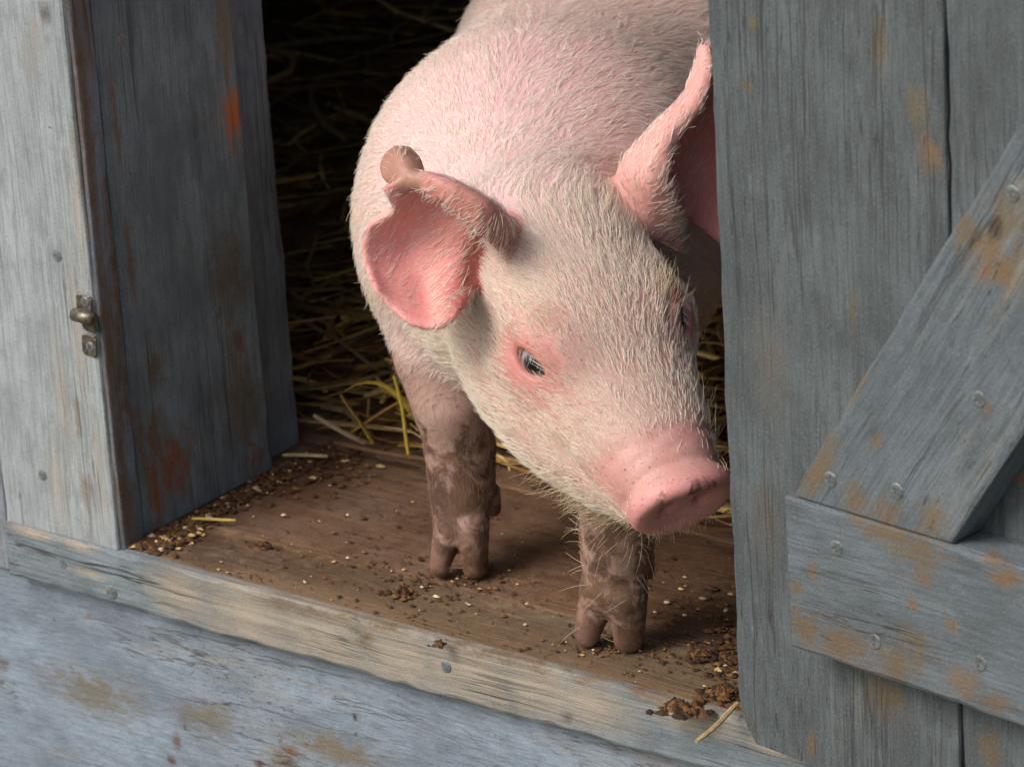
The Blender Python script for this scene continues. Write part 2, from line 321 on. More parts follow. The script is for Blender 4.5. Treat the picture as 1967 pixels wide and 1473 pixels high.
M_LOW = wood('lower_paint', srgb(142, 156, 170), srgb(150, 144, 132), .30, .12, .06, st, (), 23, 2.6, cracks=.75, mott=.3)
low = link('wall_plank', board_mesh(1.3, .1605, .02, .0003, .002, 23), M_LOW, shed, mw)
M_LOW2 = wood('lower_paint_b', srgb(140, 154, 168), srgb(150, 144, 132), .3, .12, .2, (), (), 29, 1.5)
link('wall_plank', board_mesh(1.3, .20, .02, .0003, .002, 29), M_LOW2, shed, frame((-.40, LW, -.395), (1, 0, 0), (0, 0, 1)))
M_SIDE = wood('siding_paint', srgb(150, 160, 172), srgb(150, 140, 120), .3, .12, .15, (), (), 31, .8)
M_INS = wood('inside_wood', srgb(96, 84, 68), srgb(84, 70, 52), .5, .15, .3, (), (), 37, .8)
for i, x in enumerate((-.0815, -.1985, -.3155)):
    link('siding_plank', board_mesh(1.12, .115, .018, .0003, .002, 40+i), M_SIDE, shed, frame((x, .004, -.0295), (0, 0, 1), (-1, 0, 0)))
for i, x in enumerate((.50, .617, .734, .851)):
    link('siding_plank', board_mesh(1.12, .115, .018, .0003, .002, 45+i), M_SIDE, shed, frame((x+.115, .062, -.03), (0, 0, 1), (-1, 0, 0)))
link('door_jamb', board_mesh(PT, .10, .03, .0003, .002, 50), M_STUD, shed, frame((.47, .060, .0), (0, 0, 1), (0, 1, 0)))
for i in range(3):
    link('header_plank', board_mesh(1.36, .105, .02, .0003, .002, 52+i), M_SIDE, shed, frame((-.43, -.0016 if i < 1 else -.0016, .8015+i*.107), (1, 0, 0), (0, 0, 1)))
# side, back and roof boards that shut the light out
HB = 1.12
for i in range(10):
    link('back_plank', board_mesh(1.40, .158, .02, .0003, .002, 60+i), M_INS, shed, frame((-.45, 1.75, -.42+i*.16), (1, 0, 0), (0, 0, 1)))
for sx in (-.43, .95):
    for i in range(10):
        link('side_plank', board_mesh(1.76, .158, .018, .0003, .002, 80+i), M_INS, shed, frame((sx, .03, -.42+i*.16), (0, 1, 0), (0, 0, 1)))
M_ROOF = wood('roof_wood', srgb(92, 92, 90), srgb(110, 98, 80), .4, .15, .2, (), (), 41, .8)
for i in range(10):
    link('roof_plank', board_mesh(1.98, .158, .02, .0003, .002, 100+i), M_ROOF, shed, frame((-.52+i*.159, -.02, 1.13), (0, 1, .06), (1, 0, 0)))

# ------------------------------------------------------------------ floor
floor = tag(empty('floor', (.2, .4, -.03)), kind='structure'); WM['floor'] = Matrix.Translation((.2, .4, -.03))
st_f = [((x+.4, y, 0), r, s_, c) for (x, y, r, s_, c) in ((.03, .06, .035, 1.2, srgb(92, 58, 28)), (.14, .06, .03, 1.5, srgb(82, 54, 32)), (.25, .07, .05, 1.2, srgb(88, 56, 32)), (.36, .04, .05, 1.2, srgb(66, 46, 28)))]
for i, (y0, y1) in enumerate(((.0550, .168), (.1692, .285), (.2865, .40), (.402, .52), (.522, .64), (.642, .76), (.762, .88), (.882, 1.0))):
    M_F = wood('floor_wood_%d' % i, srgb(128, 106, 90), srgb(134, 102, 76), .5, .16, .52, st_f if i == 0 else (), (), 61+i, .7, dirtcol=srgb(92, 62, 38), cracks=.6) if i < 3 else M_F
    link('floor_board', board_mesh(1.34, y1-y0, .024, .0003, .0018, 61+i), M_F, floor, frame((-.41, y0, -.001), (1, 0, 0), (0, 1, 0)))

# ------------------------------------------------------------------ the door
PSI = math.radians(8.0); DX, DY = .4050, -.0240
dd = np.array([math.cos(PSI), -math.sin(PSI), 0]); dn = np.array([-math.sin(PSI), -math.cos(PSI), 0]); D0 = np.array([DX, DY, 0.0])
def dpl(px, py, off=0.0): return on(px, py, dn, dn@D0+off)
def duv(px, py, off=0.0): p = dpl(px, py, off)-D0; return p@dd, p[2]
door = tag(empty('plank_gate', tuple(D0+dd*.17)), 'grey plank gate with a horizontal rail and a diagonal brace, ajar beside the piglet', 'gate', kind='thing')
WM['plank_gate'] = Matrix.Translation(door.location)
zb = duv(1500, 1446)[1]; DH = .84
j1 = duv(1830, 700)[0]
print('door', duv(1442, 1426), duv(1542, 1459), j1, 'rail', duv(1520, 951, .02), duv(1967, 1088, .02), duv(1521, 1243, .02), duv(1967, 1391, .02))
wid = [0.0, j1, j1+.121, j1+.242]
ch_z = zb
for i in range(3):
    u0, u1 = wid[i]+(.0004 if i else 0), wid[i+1]-.0014
    o = D0+dd*u0; o = np.array([o[0], o[1], zb])
    # local y must run so that z (front) = dn :  x=up, y = -dd => x cross y = up x -dd = dn?
    mwd = frame(np.array([*(D0+dd*u1)[:2], zb]), (0, 0, 1), -dd)
    offd = dn@D0
    if i == 0:
        st = stain_list(mwd, dn, offd, [(1690, 90, 26, 2.2, srgb(124, 112, 80)), (1790, 300, 34, 1.2, srgb(150, 112, 72)), (1760, 210, 30, 1.6, srgb(128, 112, 84)), (1435, 165, 16, .8, srgb(118, 106, 80)), (1640, 600, 10, 5, srgb(110, 100, 72)), (1445, 45, 16, 1, srgb(112, 112, 88)), (1700, 1340, 60, .8, srgb(112, 92, 62)), (1660, 1250, 34, .8, srgb(104, 84, 56)), (1560, 1430, 16, 2, srgb(132, 98, 60)), (1470, 1000, 40, 2.4, srgb(84, 92, 98)), (1480, 700, 50, 2.4, srgb(100, 108, 112))])
    else:
        st = stain_list(mwd, dn, offd, [(1960, 920, 12, 1, srgb(150, 90, 50)), (1900, 1440, 30, 1.5, srgb(118, 96, 66))])
    M_D = wood('door_paint_%d' % i, GREY, srgb(146, 140, 124), .20, .12, .05, st, (), 71+i*3, .8, cracks=.55, mott=.3)
    me = board_mesh(DH, u1-u0, .019, .0003, .0016, 71+i)
    if i == 0:                                       # sawn-off lower corner
        wv_ = u1-u0
        for v in me.vertices:
            x, y, z = v.co; cut = (wv_-.010)+x*.65
            if x < .0155 and y > cut: v.co.y = cut
    link('plank', me, M_D, door, mwd)
RT = .021
def rail_board(name, u0, z0, u1, z1, w, mat_args, seed, t=RT, trim=None):
    pass
rt0, rt1 = duv(1512, 950, RT), duv(1967, 1088, RT); rb0, rb1 = duv(1521, 1243, RT), duv(1967, 1391, RT)
ang = math.atan2((rt1[1]-rt0[1])+(rb1[1]-rb0[1]), (rt1[0]-rt0[0])+(rb1[0]-rb0[0]))
hgt = ((rt0[1]-rb0[1])+(rt1[1]-rb1[1]))/2
print('rail ang', math.degrees(ang), 'h', hgt, rt0, rb0)
def dw(u, z, off): return np.array([*(D0+dd*u+dn*off)[:2], z])
rx = dd*math.cos(ang)+np.array([0, 0, 1])*math.sin(ang); ry = np.array([0, 0, 1])*math.cos(ang)-dd*math.sin(ang)
u_rail = (rt0[0]+rb0[0])/2
mwr = frame(dw(u_rail, rb0[1]-.0005, RT), rx, ry)
ofr = dn@D0+RT
st = stain_list(mwr, dn, ofr, [(1650, 990, 26, 1.3, srgb(134, 108, 72)), (1700, 1020, 34, 1.6, srgb(140, 110, 72)), (1760, 1060, 44, 1.5, srgb(134, 108, 76)), (1560, 1095, 22, .8, srgb(138, 106, 66)), (1530, 1130, 20, .9, srgb(132, 104, 66)), (1770, 1110, 26, 1, srgb(146, 108, 62)), (1755, 1160, 18, 1, srgb(150, 112, 72)), (1545, 1205, 40, 1, srgb(128, 96, 54)), (1620, 1240, 46, 1.6, srgb(130, 98, 60)), (1720, 1270, 40, 1.8, srgb(128, 100, 64)), (1830, 1200, 24, .8, srgb(146, 114, 72)), (1850, 1310, 34, 1.5, srgb(156, 122, 92)), (1900, 1345, 26, 2, srgb(132, 98, 62)), (1940, 1110, 26, 2, srgb(150, 106, 66)), (1900, 1075, 16, 2, srgb(140, 104, 64)), (1760, 1235, 30, 1.5, srgb(118, 108, 84))])
M_RAIL = wood('rail_paint', srgb(108, 118, 124), srgb(156, 146, 128), .22, .12, .05, st, (), 83, 1.3, cracks=.7, mott=.25)
rail = link('rail', board_mesh(.325, hgt, .0205, .0003, .0018, 83), M_RAIL, door, mwr)
for (px, py) in ((1607, 1053), (1680, 1232), (1882, 1274), (1975, 1160)):
    fasten(rail, SCREW, 'screw', dpl(px, py, RT), dn, rot=random.random()*3, s=1.0)
# diagonal brace
du0 = np.array(duv(1520, 951, RT)); du1 = np.array(duv(1967, 215, RT)); dr0 = np.array(duv(1830, 1037, RT)); dr1 = np.array(duv(1967, 832, RT))
gd = (du1-du0)/np.linalg.norm(du1-du0); gp = np.array([gd[1], -gd[0]]); dwid = ((dr0-du0)@gp+(dr1-du0)@gp)/2
print('diag ang', math.degrees(math.atan2(gd[1], gd[0])), math.degrees(math.atan2(*(dr1-dr0)[::-1])), 'width', dwid)
gx = dd*gd[0]+np.array([0, 0, 1])*gd[1]; gy = -(dd*gp[0]+np.array([0, 0, 1])*gp[1])    # local y runs up-left so the front is dn
o2 = du0+gp*dwid
mwg = frame(dw(o2[0], o2[1], RT-.0006), gx, gy)
st = stain_list(mwg, dn, ofr, [(1900, 480, 60, 1.2, srgb(150, 118, 72)), (1850, 440, 40, 1, srgb(140, 114, 76)), (1930, 520, 50, 1, srgb(148, 112, 66)), (1940, 420, 60, 1, srgb(128, 110, 82)), (1570, 900, 30, 3, srgb(138, 112, 72)), (1640, 960, 34, 1, srgb(138, 108, 70)), (1700, 990, 34, 1.2, srgb(142, 112, 76)), (1680, 850, 14, 2.2, srgb(140, 116, 84)), (1790, 1000, 40, 1.2, srgb(138, 114, 82)), (1905, 437, 22, 1.1, srgb(44, 24, 12)), (1890, 520, 5, 5, srgb(130, 70, 34)), (1895, 785, 10, 1.4, srgb(150, 104, 72)), (1640, 760, 8, 8, srgb(146, 116, 72))])
M_DIAG = wood('brace_paint', srgb(106, 116, 122), srgb(150, 142, 126), .24, .12, .04, st, (), 89, 1.1, cracks=.6, mott=.22)
me = board_mesh(.68, dwid, .0199, .0003, .0016, 89)
# lower end sawn to sit on the rail
mi = mwg.inverted()
for v in me.vertices:
    pw = mwg @ v.co; rel = np.array([pw.x, pw.y, pw.z])-dw(u_rail, rb0[1]-.0005, 0); hh = rel@ry
    if v.co.x < .004 or hh < hgt+.0007:
        need = (hgt+.0012-hh)/(gx@ry)
        if v.co.x < .2: v.co.x += need
diag = link('diagonal_brace', me, M_DIAG, door, mwg)
for (px, py) in ((1945, 373), (1880, 767), (1595, 921), (1723, 943)):
    fasten(diag, SCREW, 'screw', dpl(px, py, RT-.0006), dn, rot=random.random()*3, s=1.0)
link('rail', board_mesh(.325, hgt, .0205, .0003, .0018, 84), M_RAIL, door, frame(dw(u_rail, .66, RT), dd, (0, 0, 1)))
# ------------------------------------------------------------------ the piglet: a distance field, meshed as one skin
nrm = lambda v: np.asarray(v, float)/np.linalg.norm(v)
Pz = lambda px, py, z: on(px, py, (0, 0, 1), z)
ha = nrm(.94*nrm(.41*R-.912*U)+.34*B)                     # head axis, poll to snout
he = .92*nrm(.941*R+.338*U)-.39*B; he = nrm(he-ha*(he@ha))  # to the piglet's left
hn = np.cross(ha, he)                                     # up out of the forehead
T0 = P(1092, 400, 1.925); HL = .147                       # poll, head length
def hp(t, u, v): return T0+ha*t+he*u+hn*v
bb = nrm([-.35, .94, 0]); bl = np.array([-bb[1], bb[0], 0])*-1   # body axis (to the rear), piglet's left
S1 = P(1043, 425, 2.070); print('S1', S1)
def smin(a, b, k):
    h = np.maximum(k-np.abs(a-b), 0)/k; return np.minimum(a, b)-h*h*k*.25
def smax(a, b, k): return -smin(-a, -b, k)
def sstep(x, a, b): x = np.clip((x-a)/(b-a), 0, 1); return x*x*(3-2*x)
def ell(p, c, r, M=None):
    q = p-c
    if M is not None: q = q@np.asarray(M).T
    r = np.asarray(r); k0 = np.linalg.norm(q/r, axis=-1)+1e-9; k1 = np.linalg.norm(q/(r*r), axis=-1)+1e-9
    return k0*(k0-1)/k1
def cap(p, a, b, ra, rb):
    a = np.asarray(a); ba = np.asarray(b)-a; pa = p-a; h = np.clip(pa@ba/(ba@ba), 0, 1)
    return np.linalg.norm(pa-h[..., None]*ba, axis=-1)-(ra+(rb-ra)*h)
HM = np.array([ha, he, hn]); BM = np.array([bb, bl, [0, 0, 1.]])
def loft(t, u, v, keys):
    ks = np.array(keys); tc = np.clip(t, ks[0, 0], ks[-1, 0])
    def itp(c):   # smooth key interpolation
        x = ks[:, 0]; i = np.clip(np.searchsorted(x, tc, side='right')-1, 0, len(x)-2); f = (tc-x[i])/(x[i+1]-x[i])
        m = np.gradient(ks[:, c], x); hh = x[i+1]-x[i]
        return (2*f**3-3*f**2+1)*ks[i, c]+(f**3-2*f**2+f)*hh*m[i]+(-2*f**3+3*f**2)*ks[i+1, c]+(f**3-f**2)*hh*m[i+1]
    c, h, w = itp(1), itp(2), itp(3)
    q = np.sqrt((u/w)**2+((v-c)/h)**2)+1e-9
    d = (q-1)*np.minimum(w, h)*(.6+.4*np.clip(q, .3, 1.6)/1)
    return d, np.abs(t-tc)*np.where(t > tc, 1, 1)
UP = [(-.03, -.045, .034, .037), (0, -.037, .036, .0395), (.03, -.031, .033, .0425), (.055, -.029, .030, .0405), (.08, -.0285, .0258, .0360), (.10, -.0265, .0230, .0312), (.12, -.0245, .0212, .0272), (.136, -.0225, .0200, .0242), (.147, -.0215, .0200, .0240)]
LO = [(-.03, -.062, .034, .042), (.01, -.064, .036, .0505), (.04, -.064, .036, .0540), (.065, -.0615, .0345, .0515), (.09, -.0575, .0325, .0450), (.112, -.0500, .0275, .0355), (.128, -.0440, .0205, .0275), (.138, -.0400, .0130, .0205)]
EYE_T, EYE_U, EYE_V = .060, .0385, -.0215
EYES = []
for sg in (-1, 1):
    o_ = nrm(sg*.80*he+.46*hn+.30*ha) if sg < 0 else nrm(.68*he+.62*hn+.32*ha); c_ = hp(EYE_T, sg*EYE_U, EYE_V) if sg < 0 else hp(EYE_T, .0370, -.0170)
    sx = ha+.22*hn*1-.12*sg*he; sx = nrm(sx-o_*(sx@o_)); sy = np.cross(o_, sx)*sg*-1
    if sy@hn < 0: sy = -sy
    EYES.append((c_, o_, sx, sy))
# legs: list of (point, radius) chains
def chain(p, pts, k=.006):
    d = None
    for (a, ra), (b, rb) in zip(pts, pts[1:]):
        x = cap(p, a, b, ra, rb); d = x if d is None else smin(d, x, k)
    return d
LEG_R = [(S1-bb*.012-bl*.044+np.array([0, 0, -.030]), .030), (Pz(842, 690, .112), .0185), (Pz(868, 780, .090), .0164), (Pz(884, 862, .066), .0150), (Pz(887, 930, .047), .0136), (Pz(886, 988, .032), .0138)]
LEG_L = [(S1-bb*.012+bl*.044+np.array([0, 0, -.030]), .030), (Pz(1190, 900, .098), .0205), (Pz(1189, 985, .073), .0160), (Pz(1185, 1050, .054), .0144), (Pz(1180, 1110, .037), .0150)]
TOES = [(Pz(866, 1005, .029), .0085, Pz(846, 1088, .0058), .0058), (Pz(903, 1008, .029), .0096, Pz(911, 1086, .0064), .0072),
        (Pz(1153, 1135, .032), .0098, Pz(1128, 1218, .0062), .0066), (Pz(1202, 1140, .032), .0108, Pz(1206, 1222, .0070), .0082)]
SR = S1+bb*.335
REAR = []
for sg in (-1, 1):
    q = SR+bl*sg*.05
    fx = .03*sg
    REAR.append([(q+np.array([0, 0, 0.]), .06), (q-bb*.035+np.array([0, 0, -.055]), .040), (q+bb*.035+np.array([0, 0, -.105]), .020), (q+bb*.022-np.array([0, 0, q[2]-.035]), .0145), (q+bb*.010-np.array([0, 0, q[2]-.022]), .017), (q-bb*.006-np.array([0, 0, q[2]-.008]), .012)])
def pig(p):
    q = (p-T0)@HM.T; t, u, v = q[..., 0], q[..., 1], q[..., 2]
    # trunk
    d = ell(p, S1, (.088, .0865, .086), BM)
    d = smin(d, cap(p, S1+bb*.03+[0, 0, .006], S1+bb*.16+[.006, .002, .020], .086, .0895), .04)
    d = smin(d, cap(p, S1+bb*.16+[.006, .002, .020], S1+bb*.30+[.006, 0, .012], .088, .086), .03)
    d = smin(d, ell(p, S1+bb*.345+[0, 0, -.002], (.07, .076, .084), BM), .03)
    # shoulders
    for sg in (-1, 1):
        d = smin(d, ell(p, S1-bb*.012+bl*sg*.047+np.array([0, 0, -.016]), (.042, .034, .050), BM), .02)
    # neck
    d = smin(d, cap(p, hp(-.004, 0, -.046), S1-bb*.02+np.array([0, 0, .012]), .043, .070), .034)
    d = smin(d, cap(p, hp(-.02, 0, -.070), S1-bb*.04+np.array([0, 0, -.02]), .036, .048), .024)
    # head
    du, eu = loft(t, u, v, UP); dl, el_ = loft(t, u, v, LO)
    du = np.where(t > .147, np.sqrt(np.maximum(du, 0)**2+(t-.147)**2)+np.minimum(du, 0)*.0, np.where(t < -.03, np.sqrt(np.maximum(du, 0)**2+(t+.03)**2), du))
    dl = np.where(t > .138, np.sqrt(np.maximum(dl, 0)**2+(t-.138)**2), np.where(t < -.03, np.sqrt(np.maximum(dl, 0)**2+(t+.03)**2), dl))
    h = smin(du, dl, .016)
    # groove between the lips
    h = h+.0022*np.exp(-((v+.0405-.10*(.135-t))/.0022)**2)*sstep(t, .085, .105)*(t < .15)
    for (c, o, sx, sy) in EYES:      # brows and cheeks
        M = np.array([sx, sy, o])
        h = smin(h, ell(p, c+sy*.0105-o*(.010 if c is EYES[0][0] else .017)-sx*.002, (.020, .011, .014), M), .014)
        h = smin(h, ell(p, c-sy*.012-o*.012-sx*.004, (.018, .010, .012), M), .012)
    d = smin(d, h, .014)
    # snout disc with a raised rim
    q2 = q-np.array([HL, 0, -.0215]); tl = q2[..., 0]+q2[..., 2]*.20; rr = np.sqrt((q2[..., 1]/.0250)**2+((q2[..., 2])/.0205)**2)
    dd_ = smax((rr-1)*.0225, np.abs(tl+.0010)-.0036, .004)
    d = smin(d, dd_, .005)
    arc = [(np.array([-.0012-.003*abs(x)**2, .0222*x, .0172-.0130*abs(x)**2.2]), .0034-.0006*abs(x)) for x in np.linspace(-1, 1, 9)]
    d = smin(d, chain(q2, arc, .003), .004)                                 # overhanging upper lip of the disc
    d = d+.0013*np.exp(-((tl+.0110)/.0024)**2)*sstep(q2[..., 2], -.016, -.004)
    d = d+.0007*np.exp(-((tl+.0180+.0018*np.sin(u*300))/.0015)**2)*sstep(q2[..., 2], -.008, .004)+.0006*np.exp(-((tl+.0255+.002*np.sin(u*260+1))/.0015)**2)*sstep(q2[..., 2], -.004, .008)
    d = smax(d, -ell(np.stack([tl, q2[..., 1], q2[..., 2]], -1), np.array([.0060, 0, .0005]), (.0058, .0212, .0150)), .002)
    for sg in (-1, 1):
        d = smax(d, -ell(q2, np.array([.0, sg*.0090, .0010]), (.012, .0034, .0042)), .002)
    # eyes: lids, then the opening
    for (c, o, sx, sy) in EYES:
        M = np.array([sx, sy, o])
        d = smin(d, ell(p, c+sy*.0066-o*(.0050 if c is EYES[0][0] else .0075), (.0142, .0080, .0098), M), .004)
        d = smin(d, ell(p, c-sy*.0052-o*.0062, (.0112, .0044, .0078), M), .0035)
        d = smax(d, -ell(p, c-sy*.0006+o*.002, (.0086, .0054, .014), M), .0018)
        d = d+.0019*np.exp(-(((p-c)@sy-.0150+.18*np.abs((p-c)@sx))/.0014)**2)*np.exp(-(((p-c)@sx)/.012)**4)*np.exp(-(((p-c)@o)/.02)**2)
    # legs
    lr = chain(p, LEG_R, .012); ll = chain(p, LEG_L, .012)
    for i, (a, ra, b, rb) in enumerate(TOES):
        x = cap(p, a, b, ra, rb)
        if i < 2: lr = smin(lr, x, .0035)
        else: ll = smin(ll, x, .0035)
    lr = smax(lr, -cap(p, Pz(884, 1032, .0215)+B*.004, Pz(878, 1100, .000)+B*.006, .0014, .0032), .003)
    ll = smax(ll, -cap(p, Pz(1174, 1165, .0225)+B*.004, Pz(1165, 1238, .000)+B*.006, .0016, .0036), .003)
    # dew claws
    for base, dirn in ((LEG_R[-1][0], 1), (LEG_L[-1][0], 1)):
        for sg in (-1, 1):
            c = np.asarray(base)+bb*.016+bl*sg*.010; x = cap(p, c+[0, 0, .006], c+bb*.006-[0, 0, .006], .006, .004)
            if base is LEG_R[-1][0]: lr = smin(lr, x, .004)
            else: ll = smin(ll, x, .004)
    d = smin(d, lr, .014); d = smin(d, ll, .014)
    for ch in REAR: d = smin(d, chain(p, ch, .015), .02)
    # a curled tail
    tb = S1+bb*.41+np.array([0, 0, .03]); tp = [(tb+bb*.03*math.sin(i*.9)*.6+bb*.004*i+bl*.018*math.sin(i*1.1)+np.array([0, 0, .012*math.cos(i*1.1)-.006*i]), .007-.0007*i) for i in range(7)]
    d = smin(d, chain(p, tp, .004), .008)
    return d
# ears: curved sheets given as grids of (pixel x, pixel y, depth), with thickness
EAR_R = [  # rows base -> tip, columns folded lip, top rim ... bottom rim
    [(968, 482, 1.915), (990, 440, 1.925), (962, 436, 1.930), (930, 500, 1.936), (908, 545, 1.930), (892, 578, 1.915)],
    [(928, 444, 1.893), (950, 404, 1.893), (926, 402, 1.914), (892, 490, 1.926), (870, 560, 1.920), (872, 606, 1.902)],
    [(882, 402, 1.889), (896, 368, 1.888), (876, 374, 1.914), (838, 480, 1.930), (824, 565, 1.930), (838, 626, 1.910)],
    [(837, 374, 1.891), (846, 346, 1.890), (828, 358, 1.914), (788, 462, 1.933), (774, 550, 1.928), (792, 620, 1.912)],
    [(802, 358, 1.897), (803, 336, 1.896), (785, 366, 1.910), (744, 448, 1.926), (733, 525, 1.926), (752, 588, 1.916)],
    [(776, 368, 1.903), (742, 362, 1.900), (757, 404, 1.908), (707, 440, 1.918), (703, 500, 1.922), (722, 555, 1.916)]]
EAR_L = [  # columns: near rim, mid, fold, far wall ..., far rim
    [(1305, 480, 1.978), (1250, 440, 1.955), (1188, 378, 1.960), (1240, 366, 1.980), (1320, 410, 1.988), (1400, 470, 1.975)],
    [(1290, 400, 1.944), (1244, 356, 1.932), (1198, 324, 1.948), (1250, 312, 1.974), (1340, 340, 1.985), (1430, 400, 1.972)],
    [(1276, 325, 1.930), (1254, 298, 1.930), (1228, 282, 1.946), (1268, 270, 1.972), (1350, 290, 1.984), (1445, 340, 1.970)],
    [(1296, 268, 1.932), (1284, 248, 1.932), (1266, 240, 1.948), (1295, 226, 1.971), (1362, 240, 1.980), (1440, 280, 1.968)],
    [(1345, 205, 1.938), (1330, 192, 1.939), (1315, 188, 1.952), (1332, 176, 1.968), (1375, 184, 1.975), (1420, 215, 1.968)],
    [(1366, 140, 1.946), (1352, 132, 1.947), (1338, 132, 1.955), (1346, 118, 1.964), (1368, 120, 1.968), (1392, 140, 1.966)],
    [(1362, 92, 1.954), (1356, 90, 1.955), (1347, 92, 1.958), (1350, 84, 1.961), (1360, 84, 1.962), (1370, 92, 1.962)]]
CURL = [[(812, 362, 1.900), (798, 348, 1.895), (784, 362, 1.904)], [(808, 325, 1.904), (778, 326, 1.899), (746, 344, 1.908)], [(798, 302, 1.910), (768, 302, 1.904), (736, 322, 1.914)], [(784, 288, 1.917), (762, 286, 1.913), (744, 298, 1.918)]]
def sheet(G, n, m):
    A = np.array([[P(*c) for c in row] for row in G])
    def cr(A, n, ax):
        A = np.moveaxis(A, ax, 0); N = A.shape[0]; s = np.linspace(0, N-1, n); i = np.minimum(s.astype(int), N-2); f = (s-i)[:, None, None]
        p0, p1, p2, p3 = A[np.maximum(i-1, 0)], A[i], A[i+1], A[np.minimum(i+2, N-1)]
        o = .5*(2*p1+(p2-p0)*f+(2*p0-5*p1+4*p2-p3)*f*f+(3*p1-p0-3*p2+p3)*f**3)
        return np.moveaxis(o, 0, ax)
    return cr(cr(A, n, 0), m, 1)
def ear_pts(G, n, m, base_t, tip_t):
    S = sheet(G, n, m); T = np.broadcast_to(np.linspace(base_t, tip_t, n)[:, None], S.shape[:2]).copy()
    return S.reshape(-1, 3), T.reshape(-1)
EARS = [ear_pts(EAR_R, 110, 130, .0024, .0017), ear_pts(EAR_L, 120, 120, .0027, .0015), ear_pts(CURL, 40, 40, .0022, .0018)]
# voxel field
VH = .0017
lo_ = np.array([-.075, -.075, -.004]); hi_ = np.array([.45, .60, .30])
dim = np.ceil((hi_-lo_)/VH/6).astype(int)*6+1
cs = [lo_[i]+np.arange(0, dim[i], 6)*VH for i in range(3)]
Gc = np.stack(np.meshgrid(*cs, indexing='ij'), -1); Dc = pig(Gc.reshape(-1, 3)).reshape(Gc.shape[:3])
near = np.abs(Dc) < 6*VH*1.9
D = np.repeat(np.repeat(np.repeat(np.where(Dc < 0, -.02, .02).astype(np.float32), 6, 0), 6, 1), 6, 2)[:dim[0], :dim[1], :dim[2]].copy()
cellm = np.zeros_like(near[:-1, :-1, :-1])
for i in (0, 1):
    for j in (0, 1):
        for l_ in (0, 1): cellm |= near[i:near.shape[0]-1+i, j:near.shape[1]-1+j, l_:near.shape[2]-1+l_]
ED = np.full(D.shape, .05, np.float32)
for pts, tt in EARS:
    ii = np.rint((pts-lo_)/VH).astype(int); w = 5
    for a in range(-w, w+1):
        for b in range(-w, w+1):
            for c in range(-w, w+1):
                if a*a+b*b+c*c > w*w+1: continue
                jj = ii+(a, b, c); ok = np.all((jj >= 0) & (jj < dim), 1); jj = jj[ok]
                dist = np.linalg.norm(lo_+jj*VH-pts[ok], axis=1)-tt[ok]
                np.minimum.at(ED, (jj[:, 0], jj[:, 1], jj[:, 2]), dist.astype(np.float32))
fm = np.repeat(np.repeat(np.repeat(cellm, 6, 0), 6, 1), 6, 2)
m_ = np.zeros(D.shape, bool); m_[:fm.shape[0], :fm.shape[1], :fm.shape[2]] = fm
m_ |= ED < .02
I = np.argwhere(m_)
for s in range(0, len(I), 400000):
    J = I[s:s+400000]; D[J[:, 0], J[:, 1], J[:, 2]] = pig(lo_+J*VH)
D = np.where(ED < .045, smin(D, ED, np.float32(.006)), D)
def nets(D):
    s = D < 0; A, Bn, Cn = D.shape; cnt = np.zeros((A-1, Bn-1, Cn-1), np.uint8); offs = [(i, j, k_) for i in (0, 1) for j in (0, 1) for k_ in (0, 1)]
    for (i, j, k_) in offs: cnt += s[i:A-1+i, j:Bn-1+j, k_:Cn-1+k_]
    act = np.argwhere((cnt > 0) & (cnt < 8)); idx = np.full(cnt.shape, -1, np.int32); idx[act[:, 0], act[:, 1], act[:, 2]] = np.arange(len(act))
    val = np.stack([D[act[:, 0]+i, act[:, 1]+j, act[:, 2]+k_] for (i, j, k_) in offs], 1); of = np.array(offs, float)
    acc = np.zeros((len(act), 3)); num = np.zeros(len(act))
    for x in range(8):
        for y in range(x+1, 8):
            if np.abs(of[x]-of[y]).sum() != 1: continue
            va, vb = val[:, x], val[:, y]; cr = (va < 0) != (vb < 0); f = np.where(cr, va/np.where(cr, va-vb, 1), 0)
            acc += np.where(cr[:, None], of[x]+(of[y]-of[x])*f[:, None], 0); num += cr
    V = act+acc/num[:, None]; Q = []
    for ax in range(3):
        sl0 = [slice(None)]*3; sl1 = [slice(None)]*3; sl0[ax] = slice(0, -1); sl1[ax] = slice(1, None)
        df = s[tuple(sl0)].astype(np.int8)-s[tuple(sl1)].astype(np.int8); E_ = np.argwhere(df != 0); sg = df[E_[:, 0], E_[:, 1], E_[:, 2]]
        b_, c_ = [(1, 2), (2, 0), (0, 1)][ax]
        ok = (E_[:, b_] > 0) & (E_[:, c_] > 0) & (E_[:, b_] < D.shape[b_]-1) & (E_[:, c_] < D.shape[c_]-1); E_ = E_[ok]; sg = sg[ok]
        q = []
        for (x, y) in ((-1, -1), (0, -1), (0, 0), (-1, 0)):
            e2 = E_.copy(); e2[:, b_] += x; e2[:, c_] += y; q.append(idx[e2[:, 0], e2[:, 1], e2[:, 2]])
        q = np.stack(q, 1); q[sg < 0] = q[sg < 0][:, ::-1]; Q.append(q)
    return V, np.concatenate(Q)
PV, PQ = nets(D); PV = lo_+PV*VH
del ED, m_, fm
def relax(V, Q, it=2, lam=.5):
    for _ in range(it):
        acc = np.zeros_like(V); n = np.zeros(len(V))
        for a, b in ((0, 1), (1, 2), (2, 3), (3, 0)):
            for x, y in ((a, b), (b, a)):
                np.add.at(acc, Q[:, x], V[Q[:, y]]); np.add.at(n, Q[:, x], 1)
        V = V+lam*(acc/np.maximum(n, 1)[:, None]-V)
    return V
PV = relax(PV, PQ, 2, .45)
fn = np.cross(PV[PQ[:, 2]]-PV[PQ[:, 0]], PV[PQ[:, 3]]-PV[PQ[:, 1]]); farea = np.linalg.norm(fn, axis=1)*.5
PN = np.zeros_like(PV)
